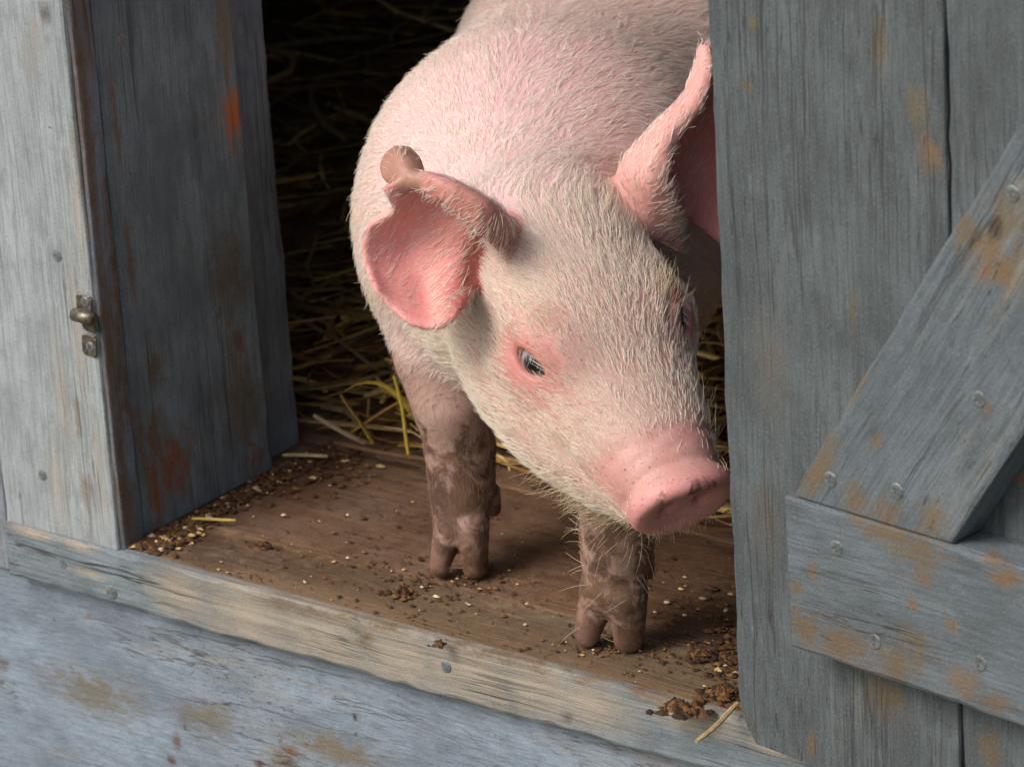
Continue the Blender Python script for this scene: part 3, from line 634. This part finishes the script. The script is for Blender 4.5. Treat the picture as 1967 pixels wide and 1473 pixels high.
for c in range(4): np.add.at(PN, PQ[:, c], fn)
PN /= np.linalg.norm(PN, axis=1)[:, None]+1e-12
print('pig', len(PV), len(PQ), 'z min', PV[:, 2].min())
# ---- colouring of the skin (its own colours: pink skin, bare snout, muddy legs; plus painted shade in the right ear's base)
def proj(V):
    q = V-C; z = q@F; return PW/2+FPX*(q@R)/z, PH/2-FPX*(q@U)/z
HT = (PV-T0)@HM.T
from_ear = np.zeros(len(PV)); earside = np.zeros(len(PV))
kd_pts = []
def near_dist(V, pts, lim=.02):
    """distance to a point cloud, by hashing into coarse cells"""
    from mathutils.kdtree import KDTree
    kd = KDTree(len(pts)); [kd.insert(p, i) for i, p in enumerate(pts)]; kd.balance()
    out = np.full(len(V), 1.0); who = np.zeros(len(V), int); bbm = np.all((V > pts.min(0)-lim) & (V < pts.max(0)+lim), 1)
    for i in np.nonzero(bbm)[0]: _, j, dd2 = kd.find(V[i]); out[i] = dd2; who[i] = j
    return out, who
def mixc(a, b, f): return a*(1-f[:, None])+np.asarray(b)[None]*f[:, None]
lin = lambda *c: np.array(srgb(*c)[:3])
pc = np.tile(lin(226, 196, 193), (len(PV), 1))
t_, u_, v_ = HT.T
pinkb = np.exp(-(((PV-P(1060, 70, 2.0))**2).sum(1)/.05**2)); pc = mixc(pc, lin(226, 180, 184), .8*pinkb)
pc = mixc(pc, lin(190, 158, 144), sstep(t_, -.02, .05)*.9*(np.abs(u_) < .07))
eyef = np.maximum.reduce([np.exp(-(((PV-c)**2).sum(1)/(.019)**2)) for (c, o, sx, sy) in EYES]); pc = mixc(pc, lin(212, 134, 128), np.clip(eyef*1.1, 0, .75))
snf = sstep(t_, .106, .122)*(np.abs(u_) < .05)*(np.abs(v_) < .09)*sstep(v_, -.040, -.026); pc = mixc(pc, lin(206, 156, 148), snf*.9)
disc = sstep(t_, HL-.010, HL-.001)*(np.abs(u_) < .04)*(np.abs(v_+.02) < .035); pc = mixc(pc, lin(214, 150, 146), disc*.9)
fare = np.zeros(len(PV)); cav = np.zeros(len(PV))
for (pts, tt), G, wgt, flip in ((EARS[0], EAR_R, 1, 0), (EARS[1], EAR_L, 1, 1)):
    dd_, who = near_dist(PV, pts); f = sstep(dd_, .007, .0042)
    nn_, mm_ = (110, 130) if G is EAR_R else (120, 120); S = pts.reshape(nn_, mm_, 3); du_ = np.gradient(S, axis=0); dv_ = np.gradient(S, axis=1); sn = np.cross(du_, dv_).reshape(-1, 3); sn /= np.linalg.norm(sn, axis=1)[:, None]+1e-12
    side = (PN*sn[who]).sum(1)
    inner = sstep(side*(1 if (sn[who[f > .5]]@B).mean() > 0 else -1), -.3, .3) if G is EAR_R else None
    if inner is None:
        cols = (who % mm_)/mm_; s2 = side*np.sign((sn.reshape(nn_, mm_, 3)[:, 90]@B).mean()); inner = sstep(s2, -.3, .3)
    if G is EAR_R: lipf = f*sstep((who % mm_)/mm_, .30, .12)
    pc = mixc(pc, lin(232, 168, 160), f*.8); pc = mixc(pc, lin(229, 156, 150), f*inner*(.85 if G is EAR_R else 1)); pc = mixc(pc, lin(160, 76, 68), f*inner*.75*sstep((who//mm_)/nn_, .38, .08)) if G is EAR_R else pc; fare = np.maximum(fare, f); cav = np.maximum(cav, f*inner)  # darker red at the right ear's base paints in the shade of its hollow
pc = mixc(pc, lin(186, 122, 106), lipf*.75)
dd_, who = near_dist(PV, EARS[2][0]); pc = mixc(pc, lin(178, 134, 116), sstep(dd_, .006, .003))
legf = np.zeros(len(PV))
for ch in (LEG_R, LEG_L): legf = np.maximum(legf, sstep(chain(PV, ch[1:], .01), .012, .003)*sstep(PV[:, 2], .155, .085))
legf = np.maximum(legf, sstep(PV[:, 2], .05, .03)); pc = mixc(pc, lin(166, 138, 124), legf*.9)
dirt = np.clip(legf*sstep(PV[:, 2], .13, .04)*(1-.25*sstep(PV[:, 2], .035, .015)), 0, 1)
pc = mixc(pc, lin(126, 98, 86), sstep(PV[:, 2], .024, .012)*.85)
dirt = np.maximum(dirt, .42*np.exp(-((t_-HL-.002)/.005)**2)*sstep(v_, -.018, -.006)*(np.abs(u_) < .03))
def smooth_mesh(name, V, Q):
    me = bpy.data.meshes.new(name); me.vertices.add(len(V)); me.vertices.foreach_set('co', V.astype(np.float32).ravel())
    me.loops.add(Q.size); me.loops.foreach_set('vertex_index', Q.astype(np.int32).ravel()); me.polygons.add(len(Q))
    me.polygons.foreach_set('loop_start', np.arange(0, Q.size, 4, dtype=np.int32)); me.polygons.foreach_set('use_smooth', np.ones(len(Q), bool)); me.update(calc_edges=True); return me
pme = smooth_mesh('body', PV, PQ)
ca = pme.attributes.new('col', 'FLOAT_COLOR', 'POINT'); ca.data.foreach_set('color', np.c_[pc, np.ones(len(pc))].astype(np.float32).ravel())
da = pme.attributes.new('dirt', 'FLOAT', 'POINT'); da.data.foreach_set('value', dirt.astype(np.float32))
sa = pme.attributes.new('spk', 'FLOAT', 'POINT'); sa.data.foreach_set('value', np.clip(.8*snf+.55*sstep(t_, -.03, .03)+.25, 0, 1).astype(np.float32))
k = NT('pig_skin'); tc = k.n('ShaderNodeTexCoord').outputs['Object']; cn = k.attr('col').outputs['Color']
n1 = k.noise(tc, 55, 5, .6); n2 = k.noise(tc, 420, 4, .7); n3 = k.noise(tc, 900, 3, .6)
col = k.mix(k.ramp(n1, .32, .7, 0, .55), cn, k.mix(1.0, cn, (.90, .74, .73, 1), 'MULTIPLY'))
col = k.mix(k.ramp(n2, .5, .72, 0, .45), col, k.mix(1.0, cn, (.80, .58, .52, 1), 'MULTIPLY'))
dn_ = k.noise(tc, 75, 5, .65, .6); da_ = k.attr('dirt').outputs['Fac']
df = k.ramp(k.math('ADD', k.math('MULTIPLY', da_, .60), k.math('MULTIPLY', k.math('SUBTRACT', dn_, .5), 2.4)), .22, .62, 0, .9)
col = k.mix(k.math('MULTIPLY', df, k.ramp(da_, .02, .3)), col, k.mix(k.ramp(n1, .35, .65), srgb(70, 50, 38), srgb(112, 84, 64)))
spk = k.math('MULTIPLY', k.ramp(k.noise(tc, 560, 3, .6), .62, .69), k.attr('spk').outputs['Fac']); col = k.mix(k.math('MULTIPLY', spk, .75), col, srgb(120, 74, 56))
k.l(col, k.b.inputs['Base Color']); k.b.inputs['Roughness'].default_value = .48; k.b.inputs['Specular IOR Level'].default_value = .4
k.b.inputs['Subsurface Weight'].default_value = .14; k.b.inputs['Subsurface Radius'].default_value = (1, .35, .25); k.b.inputs['Subsurface Scale'].default_value = .004
k.bump(k.math('ADD', k.math('MULTIPLY', n2, .6), k.math('MULTIPLY', n3, .4)), .45, .0008)
piglet = tag(empty('piglet', (.2, .2, 0)), 'young pink piglet with white bristles and muddy legs stepping out of the shed doorway', 'piglet'); WM['piglet'] = Matrix.Translation((.2, .2, 0))
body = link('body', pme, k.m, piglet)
# eyes
ke = NT('pig_eye'); tce = ke.n('ShaderNodeTexCoord').outputs['Object']; rad = ke.vm('LENGTH', ke.vm('MULTIPLY', tce, (1, 1, 0)))
irf = ke.ramp(rad, .0056, .0062); pu = ke.ramp(rad, .0030, .0036)
ke.l(ke.mix(irf, ke.mix(pu, (.004, .004, .005, 1), srgb(44, 52, 62)), srgb(150, 140, 136)), ke.b.inputs['Base Color']); ke.b.inputs['Roughness'].default_value = .06; ke.b.inputs['Coat Weight'].default_value = 1
bm = bmesh.new(); bmesh.ops.create_uvsphere(bm, u_segments=28, v_segments=18, radius=.0092)
for f_ in bm.faces: f_.smooth = True
eme = bpy.data.meshes.new('eye'); bm.to_mesh(eme); bm.free(); eme.materials.append(ke.m)
for (c, o, sx, sy) in EYES:
    look = nrm(o*.9+ha*.25); m = frame(c-o*.0066, np.cross([0, 0, 1.], look), np.cross(look, np.cross([0, 0, 1.], look))); link('eye', eme, None, piglet, m)
#HAIR#
# ---- bristles: every hair a curve rooted in the skin
def hair_dirs(Pt, N, cavr, earr):
    q = (Pt-T0)@HM.T; t, u, v = q.T
    wh = sstep(t, -.035, .015)[:, None]*(np.abs(u) < .075)[:, None]*(v > -.13)[:, None]
    lat = (Pt-S1)@bl; top = (Pt[:, 2]-S1[2])
    fb = bb[None]*1.0+np.outer(sstep(np.abs(lat), .02, .09), [0, 0, -1.0])*1.1+bl[None]*np.sign(lat)[:, None]*.25
    fh = -ha[None]*1.0+he[None]*(np.sign(u)*sstep(np.abs(u), .004, .03)*.55)[:, None]-hn[None]*(sstep(-v, .03, .07)*.35)[:, None]
    f = fb*(1-wh)+fh*wh
    fe = np.where((((Pt-P(830, 480, 1.95))**2).sum(1) < .09**2)[:, None], -R[None]*.8-U[None]*.55, U[None]*.9+R[None]*.4)
    f = np.where((earr > .5)[:, None], fe, f)
    leg = (Pt[:, 2] < .10)[:, None]*(1-wh); f = f*(1-leg)+np.array([0, 0, -1.])*leg
    f = f-N*(f*N).sum(1)[:, None]; return f/(np.linalg.norm(f, axis=1)[:, None]+1e-9)
def grow(Pt, N, Dr, L, lift, spread, droop, rng, npt=6, curl=.12):
    n = len(Pt); X = np.cross(N, Dr); ang = rng.normal(0, spread, n); lf = lift*(1+rng.normal(0, .3, n)); Lr = L*np.clip(1+rng.normal(0, .28, n), .3, 1.9)
    d0 = Dr*np.cos(ang)[:, None]+X*np.sin(ang)[:, None]; pts = np.zeros((n, npt, 3)); pts[:, 0] = Pt-N*.0004
    bend = rng.normal(0, curl, n)
    for i in range(1, npt):
        s = (i-.5)/(npt-1); la = lf*(1-.75*s)
        d = d0*np.cos(la)[:, None]+N*np.sin(la)[:, None]+X*(bend*s)[:, None]+np.array([0, 0, -droop])*s
        d /= np.linalg.norm(d, axis=1)[:, None]; pts[:, i] = pts[:, i-1]+d*(Lr/(npt-1))[:, None]
    return pts
def hair_obj(name, pts, r0, r1, mat):
    n, m = pts.shape[:2]; cu = bpy.data.hair_curves.new(name); cu.add_curves([m]*n)
    cu.attributes['position'].data.foreach_set('vector', pts.astype(np.float32).ravel())
    ra = cu.attributes.get('radius') or cu.attributes.new('radius', 'FLOAT', 'POINT')
    ra.data.foreach_set('value', np.tile(np.linspace(r0, r1, m), n).astype(np.float32)); cu.materials.append(mat)
    o = bpy.data.objects.new(name, cu); COL.objects.link(o); o.parent = piglet; o.matrix_parent_inverse = WM['piglet'].inverted(); o['kind'] = 'stuff'; return o
def hair_mat(name, c0, c1):
    k = NT(name); hi = k.n('ShaderNodeHairInfo'); k.l(k.mix(hi.outputs['Random'], c0, c1), k.b.inputs['Base Color'])
    k.b.inputs['Roughness'].default_value = .45; k.b.inputs['Specular IOR Level'].default_value = .6
    tr = k.n('ShaderNodeBsdfTranslucent'); tr.inputs[0].default_value = c1; ms = k.n('ShaderNodeMixShader'); ms.inputs[0].default_value = .3
    out = k.t.nodes['Material Output']; k.l(k.b.outputs[0], ms.inputs[1]); k.l(tr.outputs[0], ms.inputs[2]); k.l(ms.outputs[0], out.inputs[0]); return k.m
HM1 = hair_mat('white_bristle', srgb(252, 248, 242), srgb(238, 228, 214)); HM2 = hair_mat('yellow_whisker', srgb(244, 232, 204), srgb(226, 204, 158))
fc = PV[PQ].mean(1); fN = PN[PQ].mean(1); fN /= np.linalg.norm(fN, axis=1)[:, None]+1e-9
ht = (fc-T0)@HM.T; ft, fu, fv = ht.T
onhead = sstep(ft, -.03, .01)*(np.abs(fu) < .075)*(fv > -.13)
fear = fare[PQ].mean(1); fcav = cav[PQ].mean(1); fcurl = sstep(dd_, .006, .003)[PQ].mean(1); fsn = snf[PQ].mean(1); fdisc = disc[PQ].mean(1); fleg = legf[PQ].mean(1); fey = eyef[PQ].mean(1)
front = sstep((fc-S1)@bb, .38, .22)
dens = (60+560*onhead+330*front*(1-onhead))*1e3
dens *= (1-.93*np.clip(fsn, 0, 1))*(1-fdisc)*(1-.55*fear)*(1-.45*fleg)*(1-.85*np.clip(fey*1.3, 0, 1))*(fc[:, 2] > .02)*(1-.8*fcurl)
for (c, o, sx, sy) in EYES: dens *= (np.linalg.norm(fc-c, axis=1) > (.0105 if c is EYES[0][0] else .0135))
Lm = .0078*(1-onhead)+.0078*onhead*(1-.35*sstep(ft, .05, .11))+.0028*onhead*sstep(ft, .06, .0)
Lm = Lm*(1-.35*fear)*(1-.45*fleg)
lam = dens*farea; tot = int(lam.sum()); pick = RNG.choice(len(lam), tot, p=lam/lam.sum()); uv = RNG.random((tot, 2))
Q_ = PV[PQ[pick]]; rp = (Q_[:, 0]*((1-uv[:, 0])*(1-uv[:, 1]))[:, None]+Q_[:, 1]*(uv[:, 0]*(1-uv[:, 1]))[:, None]+Q_[:, 2]*(uv[:, 0]*uv[:, 1])[:, None]+Q_[:, 3]*((1-uv[:, 0])*uv[:, 1])[:, None])
Dr = hair_dirs(rp, fN[pick], fcav[pick], fear[pick])
# locks: neighbouring hairs lean the same way
cl = np.floor(rp/.006).astype(int); hsh = (cl[:, 0]*73856093 ^ cl[:, 1]*19349663 ^ cl[:, 2]*83492791) % 997; ang = (np.random.default_rng(9).normal(0, .22, 997))[hsh]
Xc = np.cross(fN[pick], Dr); Dr = Dr*np.cos(ang)[:, None]+Xc*np.sin(ang)[:, None]
print('hairs', tot)
HP = grow(rp, fN[pick], Dr, Lm[pick], .30, .20, .12, RNG)
cl = np.floor((rp+RNG.normal(0, .0004, rp.shape))/.0026).astype(np.int64); _, lock = np.unique(cl[:, 0]*1000003+cl[:, 1]*1009+cl[:, 2], return_inverse=True); nl = lock.max()+1; cnt = np.bincount(lock, minlength=nl)[:, None]
for i in range(1, HP.shape[1]):      # hairs of a lock close up towards their tips
    mn = np.stack([np.bincount(lock, HP[:, i, c], nl) for c in range(3)], 1)/cnt; HP[:, i] += (mn[lock]-HP[:, i])*.30*(i/(HP.shape[1]-1))
isleg = (fleg[pick] > .35) & (rp[:, 2] < .125); ishead = (onhead[pick] > RNG.random(tot)) & ~isleg
hair_obj('bristles', HP[~isleg & ~ishead], .00015, .00005, HM1); hair_obj('face_bristles', HP[ishead], .00016, .00005, hair_mat('cream_bristle', srgb(251, 245, 235), srgb(234, 221, 201)))
hair_obj('leg_bristles', HP[isleg], .00008, .00003, hair_mat('muddy_bristle', srgb(200, 176, 156), srgb(140, 112, 92)))
def tuft(mask, n, L, lift, spread, droop, dirv=None):
    w_ = farea*mask; pk = RNG.choice(len(w_), n, p=w_/w_.sum()); c = fc[pk]; N = fN[pk]; Dv = hair_dirs(c, N, fcav[pk], fear[pk]) if dirv is None else np.tile(dirv, (n, 1))
    Dv = Dv-N*(Dv*N).sum(1)[:, None]; Dv /= np.linalg.norm(Dv, axis=1)[:, None]+1e-9
    return grow(c+RNG.normal(0, .0006, c.shape), N, Dv, np.full(n, L), lift, spread, droop, RNG, curl=.3)
W_ = []
for (c, o, sx, sy) in EYES:
    far_ = np.linalg.norm(fc-(c+sy*.014-sx*.002), axis=1); far_ = np.linalg.norm(fc-(c+sy*.017-sx*.004), axis=1); W_.append(tuft(np.exp(-(far_/.006)**2), (22 if c is EYES[0][0] else 60), .0125, .6, .4, .2))
chin = np.exp(-((ft-.112)/.022)**2)*(fv < -.05)*(np.abs(fu) < .045); W_.append(tuft(chin, 360, .0125, .75, .5, .5, -hn*.6-ha*.4))
lip = np.exp(-((ft-.125)/.016)**2)*sstep(-fv, .02, .045)*(np.abs(fu) < .05)*(fv > -.08); W_.append(tuft(lip, 200, .012, .7, .5, .4))
side = np.exp(-((ft-.105)/.025)**2)*(fu > .018)*(np.abs(fu) < .05)*(fv > -.06); W_.append(tuft(side, 80, .011, .6, .5, .3))
rim = np.exp(-((ft-HL)/.006)**2)*(fv < -.03)*(np.abs(fu) < .03)*(fv > -.06); W_.append(tuft(rim, 200, .0045, .9, .4, .2, -hn))
fringe = fear*(1-fcav)*((((fc-P(800, 600, 1.915))**2).sum(1) < .035**2)); W_.append(tuft(fringe+1e-9, 160, .009, .5, .4, .3))
WS = np.concatenate(W_); hair_obj('whiskers', WS, .000095, .000035, HM2)
L_ = []
for (c, o, sx, sy) in EYES:      # lashes on the upper lid
    s_ = np.linspace(-.0078, .0048, 15); base = c[None]+sx*s_[:, None]+sy*(.0046*np.sqrt(np.clip(1-(s_/.0085)**2, 0, 1)))[:, None]+o*.0032
    Nn = np.tile(o, (15, 1)); Dd = np.tile(nrm(-sy*.35+sx*.25), (15, 1)); L_.append(grow(base, Nn, Dd, np.full(15, .0046), .8, .25, .35, RNG, curl=.1))
hair_obj('eyelashes', np.concatenate(L_), .00009, .00004, HM1)
# ------------------------------------------------------------------ straw, crumbs and dirt
def prism(vs, fs, cs, pts, w, t, col, n=4):
    pts = np.asarray(pts, float); b0 = len(vs); up = np.array([.05, .03, 1.])
    for i, p in enumerate(pts):
        d = pts[min(i+1, len(pts)-1)]-pts[max(i-1, 0)]; d = d/(np.linalg.norm(d)+1e-12); a = np.cross(d, up); a /= np.linalg.norm(a)+1e-9; b = np.cross(a, d)
        tp = 1.0 if 0 < i < len(pts)-1 else .75
        for j in range(n):
            an = 2*math.pi*(j+.5)/n; vs.append(tuple(p+a*math.cos(an)*w*tp+b*math.sin(an)*t*tp)); cs.append(col)
    for i in range(len(pts)-1):
        for j in range(n): q = b0+i*n+j; r_ = b0+i*n+(j+1) % n; fs.append((q, r_, r_+n, q+n))
    fs.append(tuple(b0+j for j in reversed(range(n)))); fs.append(tuple(b0+(len(pts)-1)*n+j for j in range(n)))
def cmesh(name, vs, fs, cs):
    me = bpy.data.meshes.new(name); me.from_pydata(vs, [], fs); me.update(); c = me.attributes.new('col', 'FLOAT_COLOR', 'POINT')
    c.data.foreach_set('color', np.array([tuple(x)[:3]+(1,) for x in cs], np.float32).ravel()); return me
M_STRAW = vcol('straw', .6, 200, .35); M_CRUMB = vcol('crumb', .9, 500, .4)
def n2(x, y, s): return vnoise(x*s+3.1*vnoise(y*s*.7, 5), 1)*.5+vnoise(y*s+2.3*vnoise(x*s*.6, 6), 2)*.5
def bed_z(x, y): return -.004+.012*sstep(y, .165, .24)+.17*sstep(y, .32, 1.15)+.008*n2(x, y, 22)*sstep(y, .165, .22)
gx, gy_ = np.meshgrid(np.linspace(-.428, .928, 150), np.linspace(.166, 1.72, 170), indexing='ij'); gz = bed_z(gx, gy_)+RNG.normal(0, .0015, gx.shape)
vs = np.stack([gx, gy_, gz], -1).reshape(-1, 3); ix = np.arange(150*170).reshape(150, 170); fs = np.stack([ix[:-1, :-1], ix[1:, :-1], ix[1:, 1:], ix[:-1, 1:]], -1).reshape(-1, 4)
M_BED = simple('trodden_litter', srgb(88, 62, 38), .95, 0, 90, .6, .8, .004)
me = bpy.data.meshes.new('litter'); me.from_pydata(vs.tolist(), [], fs.tolist()); me.update()
tag(link('litter', me, M_BED), 'dark trodden litter covering the shed floor behind the piglet', 'litter', kind='stuff')
vs, fs, cs = [], [], []
pal = [srgb(176, 146, 84), srgb(150, 118, 62), srgb(120, 86, 46), srgb(96, 66, 38), srgb(196, 170, 110), srgb(140, 116, 80)]
for i in range(5200):
    y = .175+1.45*random.random()**1.35; x = random.uniform(-.40, .9); L = random.uniform(.03, .15)*(1 if y > .25 else .5); a = random.uniform(0, math.pi); pz = random.gauss(0, .12)
    z = bed_z(x, y)+random.uniform(.001, .012+.016*min(1, max(0, y-.3))); d = np.array([math.cos(a)*math.cos(pz), math.sin(a)*math.cos(pz), math.sin(pz)*.6]); bd = np.cross(d, [0, 0, 1])*random.gauss(0, .12)
    c0 = np.array([x, y, z]); pts = [c0+d*L*(s-.5)+bd*L*(4*s*(1-s)-.5) for s in (0, .33, .67, 1)]
    if min(p[1] for p in pts) < .172: continue
    w = random.choice((.0007, .001, .0013, .0018, .0026)); col = random.choice(pal); f_ = random.uniform(.85, 1.75); prism(vs, fs, cs, pts, w, w*random.choice((.35, .8)), tuple(min(1, c*f_) for c in col[:3]))
tag(link('straw_bedding', cmesh('straw_bedding', vs, fs, cs), M_STRAW), 'loose brown and yellow straw bedding strewn inside the dark shed', 'straw', kind='stuff')
# single stalks one can pick out
def stalk(label, ends, w, col, flat=.4, sag=0.0):
    (x0, y0, z0), (x1, y1, z1) = ends; a, b = Pz(x0, y0, z0), Pz(x1, y1, z1); L = np.linalg.norm(b-a); sd = np.cross(b-a, [0, 0, 1.]); sd /= np.linalg.norm(sd)
    v_, f_, c_ = [], [], []; pts = [a+(b-a)*s+np.array([0, 0, sag*4*s*(1-s)])+sd*L*.02*math.sin(s*5+x0) for s in np.linspace(0, 1, 8)]
    prism(v_, f_, c_, pts, w, w*flat, col, 6); tag(link('straw_stalk', cmesh('straw_stalk', v_, f_, c_), M_STRAW), label, 'straw', 'single straw stalks')
YEL = srgb(206, 178, 66); TAN = srgb(196, 170, 116); OCH = srgb(176, 128, 56)
stalk('thin bright yellow straw stalk leaning upright beside the muddy foreleg', ((757, 722, .050), (789, 880, .006)), .0011, YEL, .8)
stalk('broad yellow straw blade arching toward the muddy foreleg', ((668, 748, .030), (806, 812, .022)), .0022, srgb(186, 160, 62), .3, .012)
stalk('flat yellow-green straw blade crossing under the arching blade', ((655, 757, .034), (718, 852, .006)), .0019, srgb(176, 150, 62), .3)
stalk('thin orange straw stalk crossing the yellow blades', ((662, 838, .010), (798, 752, .030)), .0008, OCH, .9)
stalk('pale grey broken straw stick at the edge of the bedding', ((602, 798, .026), (700, 852, .008)), .0016, srgb(168, 148, 116), .8)
stalk('dark brown stick lying along the bedding edge beside the muddy foreleg', ((640, 850, .010), (826, 884, .008)), .0014, srgb(112, 84, 58), .8)
stalk('long olive straw stalk lying flat deep in the shadowed bedding', ((566, 592, .020), (722, 598, .022)), .0014, srgb(170, 150, 80), .6)
stalk('short yellow straw stalk lying on crumbs at the jamb foot', ((368, 996, .004), (452, 998, .003)), .0009, srgb(220, 192, 104), .8)
stalk('short pale flattened straw on the floorboard near the inner stud', ((543, 873, .004), (630, 875, .004)), .0016, srgb(206, 188, 140), .5)
stalk('pale straw stalk lying across the sill against the gate foot', ((1338, 1424, .004), (1420, 1350, .006)), .0013, srgb(200, 176, 128), .8)
stalk('brown split straw lying on the bedding below the piglet chin', ((960, 888, .012), (1052, 916, .008)), .0013, srgb(150, 112, 60), .5)
# crumbs: bran, dung and soil flakes scattered over floor and sill
vs, fs, cs = [], [], []
def crumb(c, r, col, flat=.55):
    b0 = len(vs); rot = random.uniform(0, 6.3); n = 5
    sx_, sy_ = random.uniform(.7, 1.4), random.uniform(.6, 1.1)
    ring = [(math.cos(rot+2*math.pi*j/n)*random.uniform(.75, 1.2)*sx_, math.sin(rot+2*math.pi*j/n)*random.uniform(.75, 1.2)*sy_) for j in range(n)]
    for (x, y) in ring: vs.append((c[0]+x*r, c[1]+y*r, c[2]+r*flat*random.uniform(.05, .4)))
    vs.append((c[0]+random.gauss(0, .2)*r, c[1]+random.gauss(0, .2)*r, c[2]+r*flat*random.uniform(.8, 1.3))); vs.append((c[0], c[1], c[2]-r*.2))
    for j in range(n): fs.append((b0+j, b0+(j+1) % n, b0+n)); fs.append((b0+(j+1) % n, b0+j, b0+n+1))
    for _ in range(n+2): cs.append(col)
cpal = [srgb(104, 74, 38), srgb(96, 62, 30), srgb(126, 92, 50), srgb(72, 44, 22), srgb(84, 54, 28), srgb(66, 42, 22), srgb(92, 62, 36)]; pale = [srgb(226, 206, 168), srgb(206, 176, 120), srgb(214, 170, 120)]
def scatter(n, cx_, cy_, sx_, sy_, rmin, rmax, z=.0002, pl=.06, shear=0.0, pw=2.6):
    for _ in range(n):
        px, py = random.gauss(cx_, sx_), random.gauss(cy_, sy_); py += (px-cx_)*shear; p = Pz(px, py, z)
        if p[0] < .0015 or p[0] > .47 or p[1] < .0075 or p[1] > .30: continue
        if p[1] > .0222 or p[0] > .002: crumb(p, rmin+(rmax-rmin)*random.random()**pw, random.choice(pale if random.random() < pl else cpal))
scatter(1500, 420, 968, 110, 18, .0004, .0026, shear=-.56, pl=.08, pw=1.8)
scatter(500, 290, 1035, 40, 12, .0006, .0030, z=.0008, pl=.08, shear=-.2, pw=1.5)
scatter(260, 300, 1040, 40, 14, .0005, .0024, pl=.1, shear=-.2)
scatter(600, 560, 885, 70, 30, .0005, .0026, pl=.06, pw=1.8)
scatter(260, 780, 1120, 90, 40, .0004, .0018, shear=.25)
scatter(500, 750, 1010, 230, 80, .0003, .0012, pl=.08)
scatter(420, 1150, 1230, 170, 70, .0003, .0014, shear=.2, pl=.07)
scatter(240, 1310, 1180, 70, 60, .0004, .0018, pl=.06)
scatter(360, 1395, 1270, 22, 60, .0006, .0030, pl=.06)
scatter(200, 470, 1120, 140, 20, .0003, .0013, shear=.27, pl=.12)
scatter(140, 900, 1240, 200, 14, .0004, .0016, shear=.27, pl=.03)
scatter(240, 900, 1110, 60, 16, .0004, .0016, pl=.05); scatter(200, 1180, 1245, 60, 14, .0004, .0016, pl=.05)
for (px, py, r) in ((838, 1147, .0019), (1012, 1160, .0016), (586, 1118, .0014), (668, 1072, .0013), (668, 990, .0014), (545, 990, .0018)): crumb(Pz(px, py, .0004), r, pale[0], .9)
tag(link('floor_crumbs', cmesh('floor_crumbs', vs, fs, cs), M_CRUMB), 'scattered bran crumbs and soil flakes on the muddy floorboards and sill', 'crumbs', kind='stuff')
# larger dung clumps
M_DUNG = vcol('dung', .85, 260, .5)
def clump(label, px, py, r, n, z=0.0, stretch=1.0, face=None):
    global vs, fs, cs
    vs, fs, cs = [], [], []; c = Pz(px, py, z)
    for _ in range(n):
        a = random.uniform(0, 6.28); q = abs(random.gauss(0, .5)); p = c+np.array([math.cos(a)*q*r*stretch, math.sin(a)*q*r, max(0, .5-q*.5)*r*random.random()*.8])
        crumb(p, r*random.uniform(.12, .34), random.choice([srgb(62, 38, 18), srgb(76, 46, 22), srgb(52, 32, 16), srgb(98, 62, 28), srgb(122, 84, 40)]), .8)
    tag(link('dung_clump', cmesh('dung_clump', vs, fs, cs), M_DUNG), label, 'dung', 'dung clumps on the sill')
clump('round dark dung clump on the floorboard beside the forward foot', 1347, 1263, .0085, 90, .0003)
clump('ragged dark dung clump on the sill edge below the gate', 1312, 1368, .010, 110, .0003, 1.5)
clump('reddish dung clump on the sill against the gate edge', 1388, 1335, .009, 90, .0003)
clump('small brown dung crumb heap on the bare sill', 845, 1240, .005, 40, .0003)
clump('small brown dung heap on the sill in front of the muddy foreleg', 775, 1140, .007, 60, .0003)
clump('dark flat dung smear flake on the floorboard near the jamb', 508, 1050, .005, 45, .0003, 1.8)
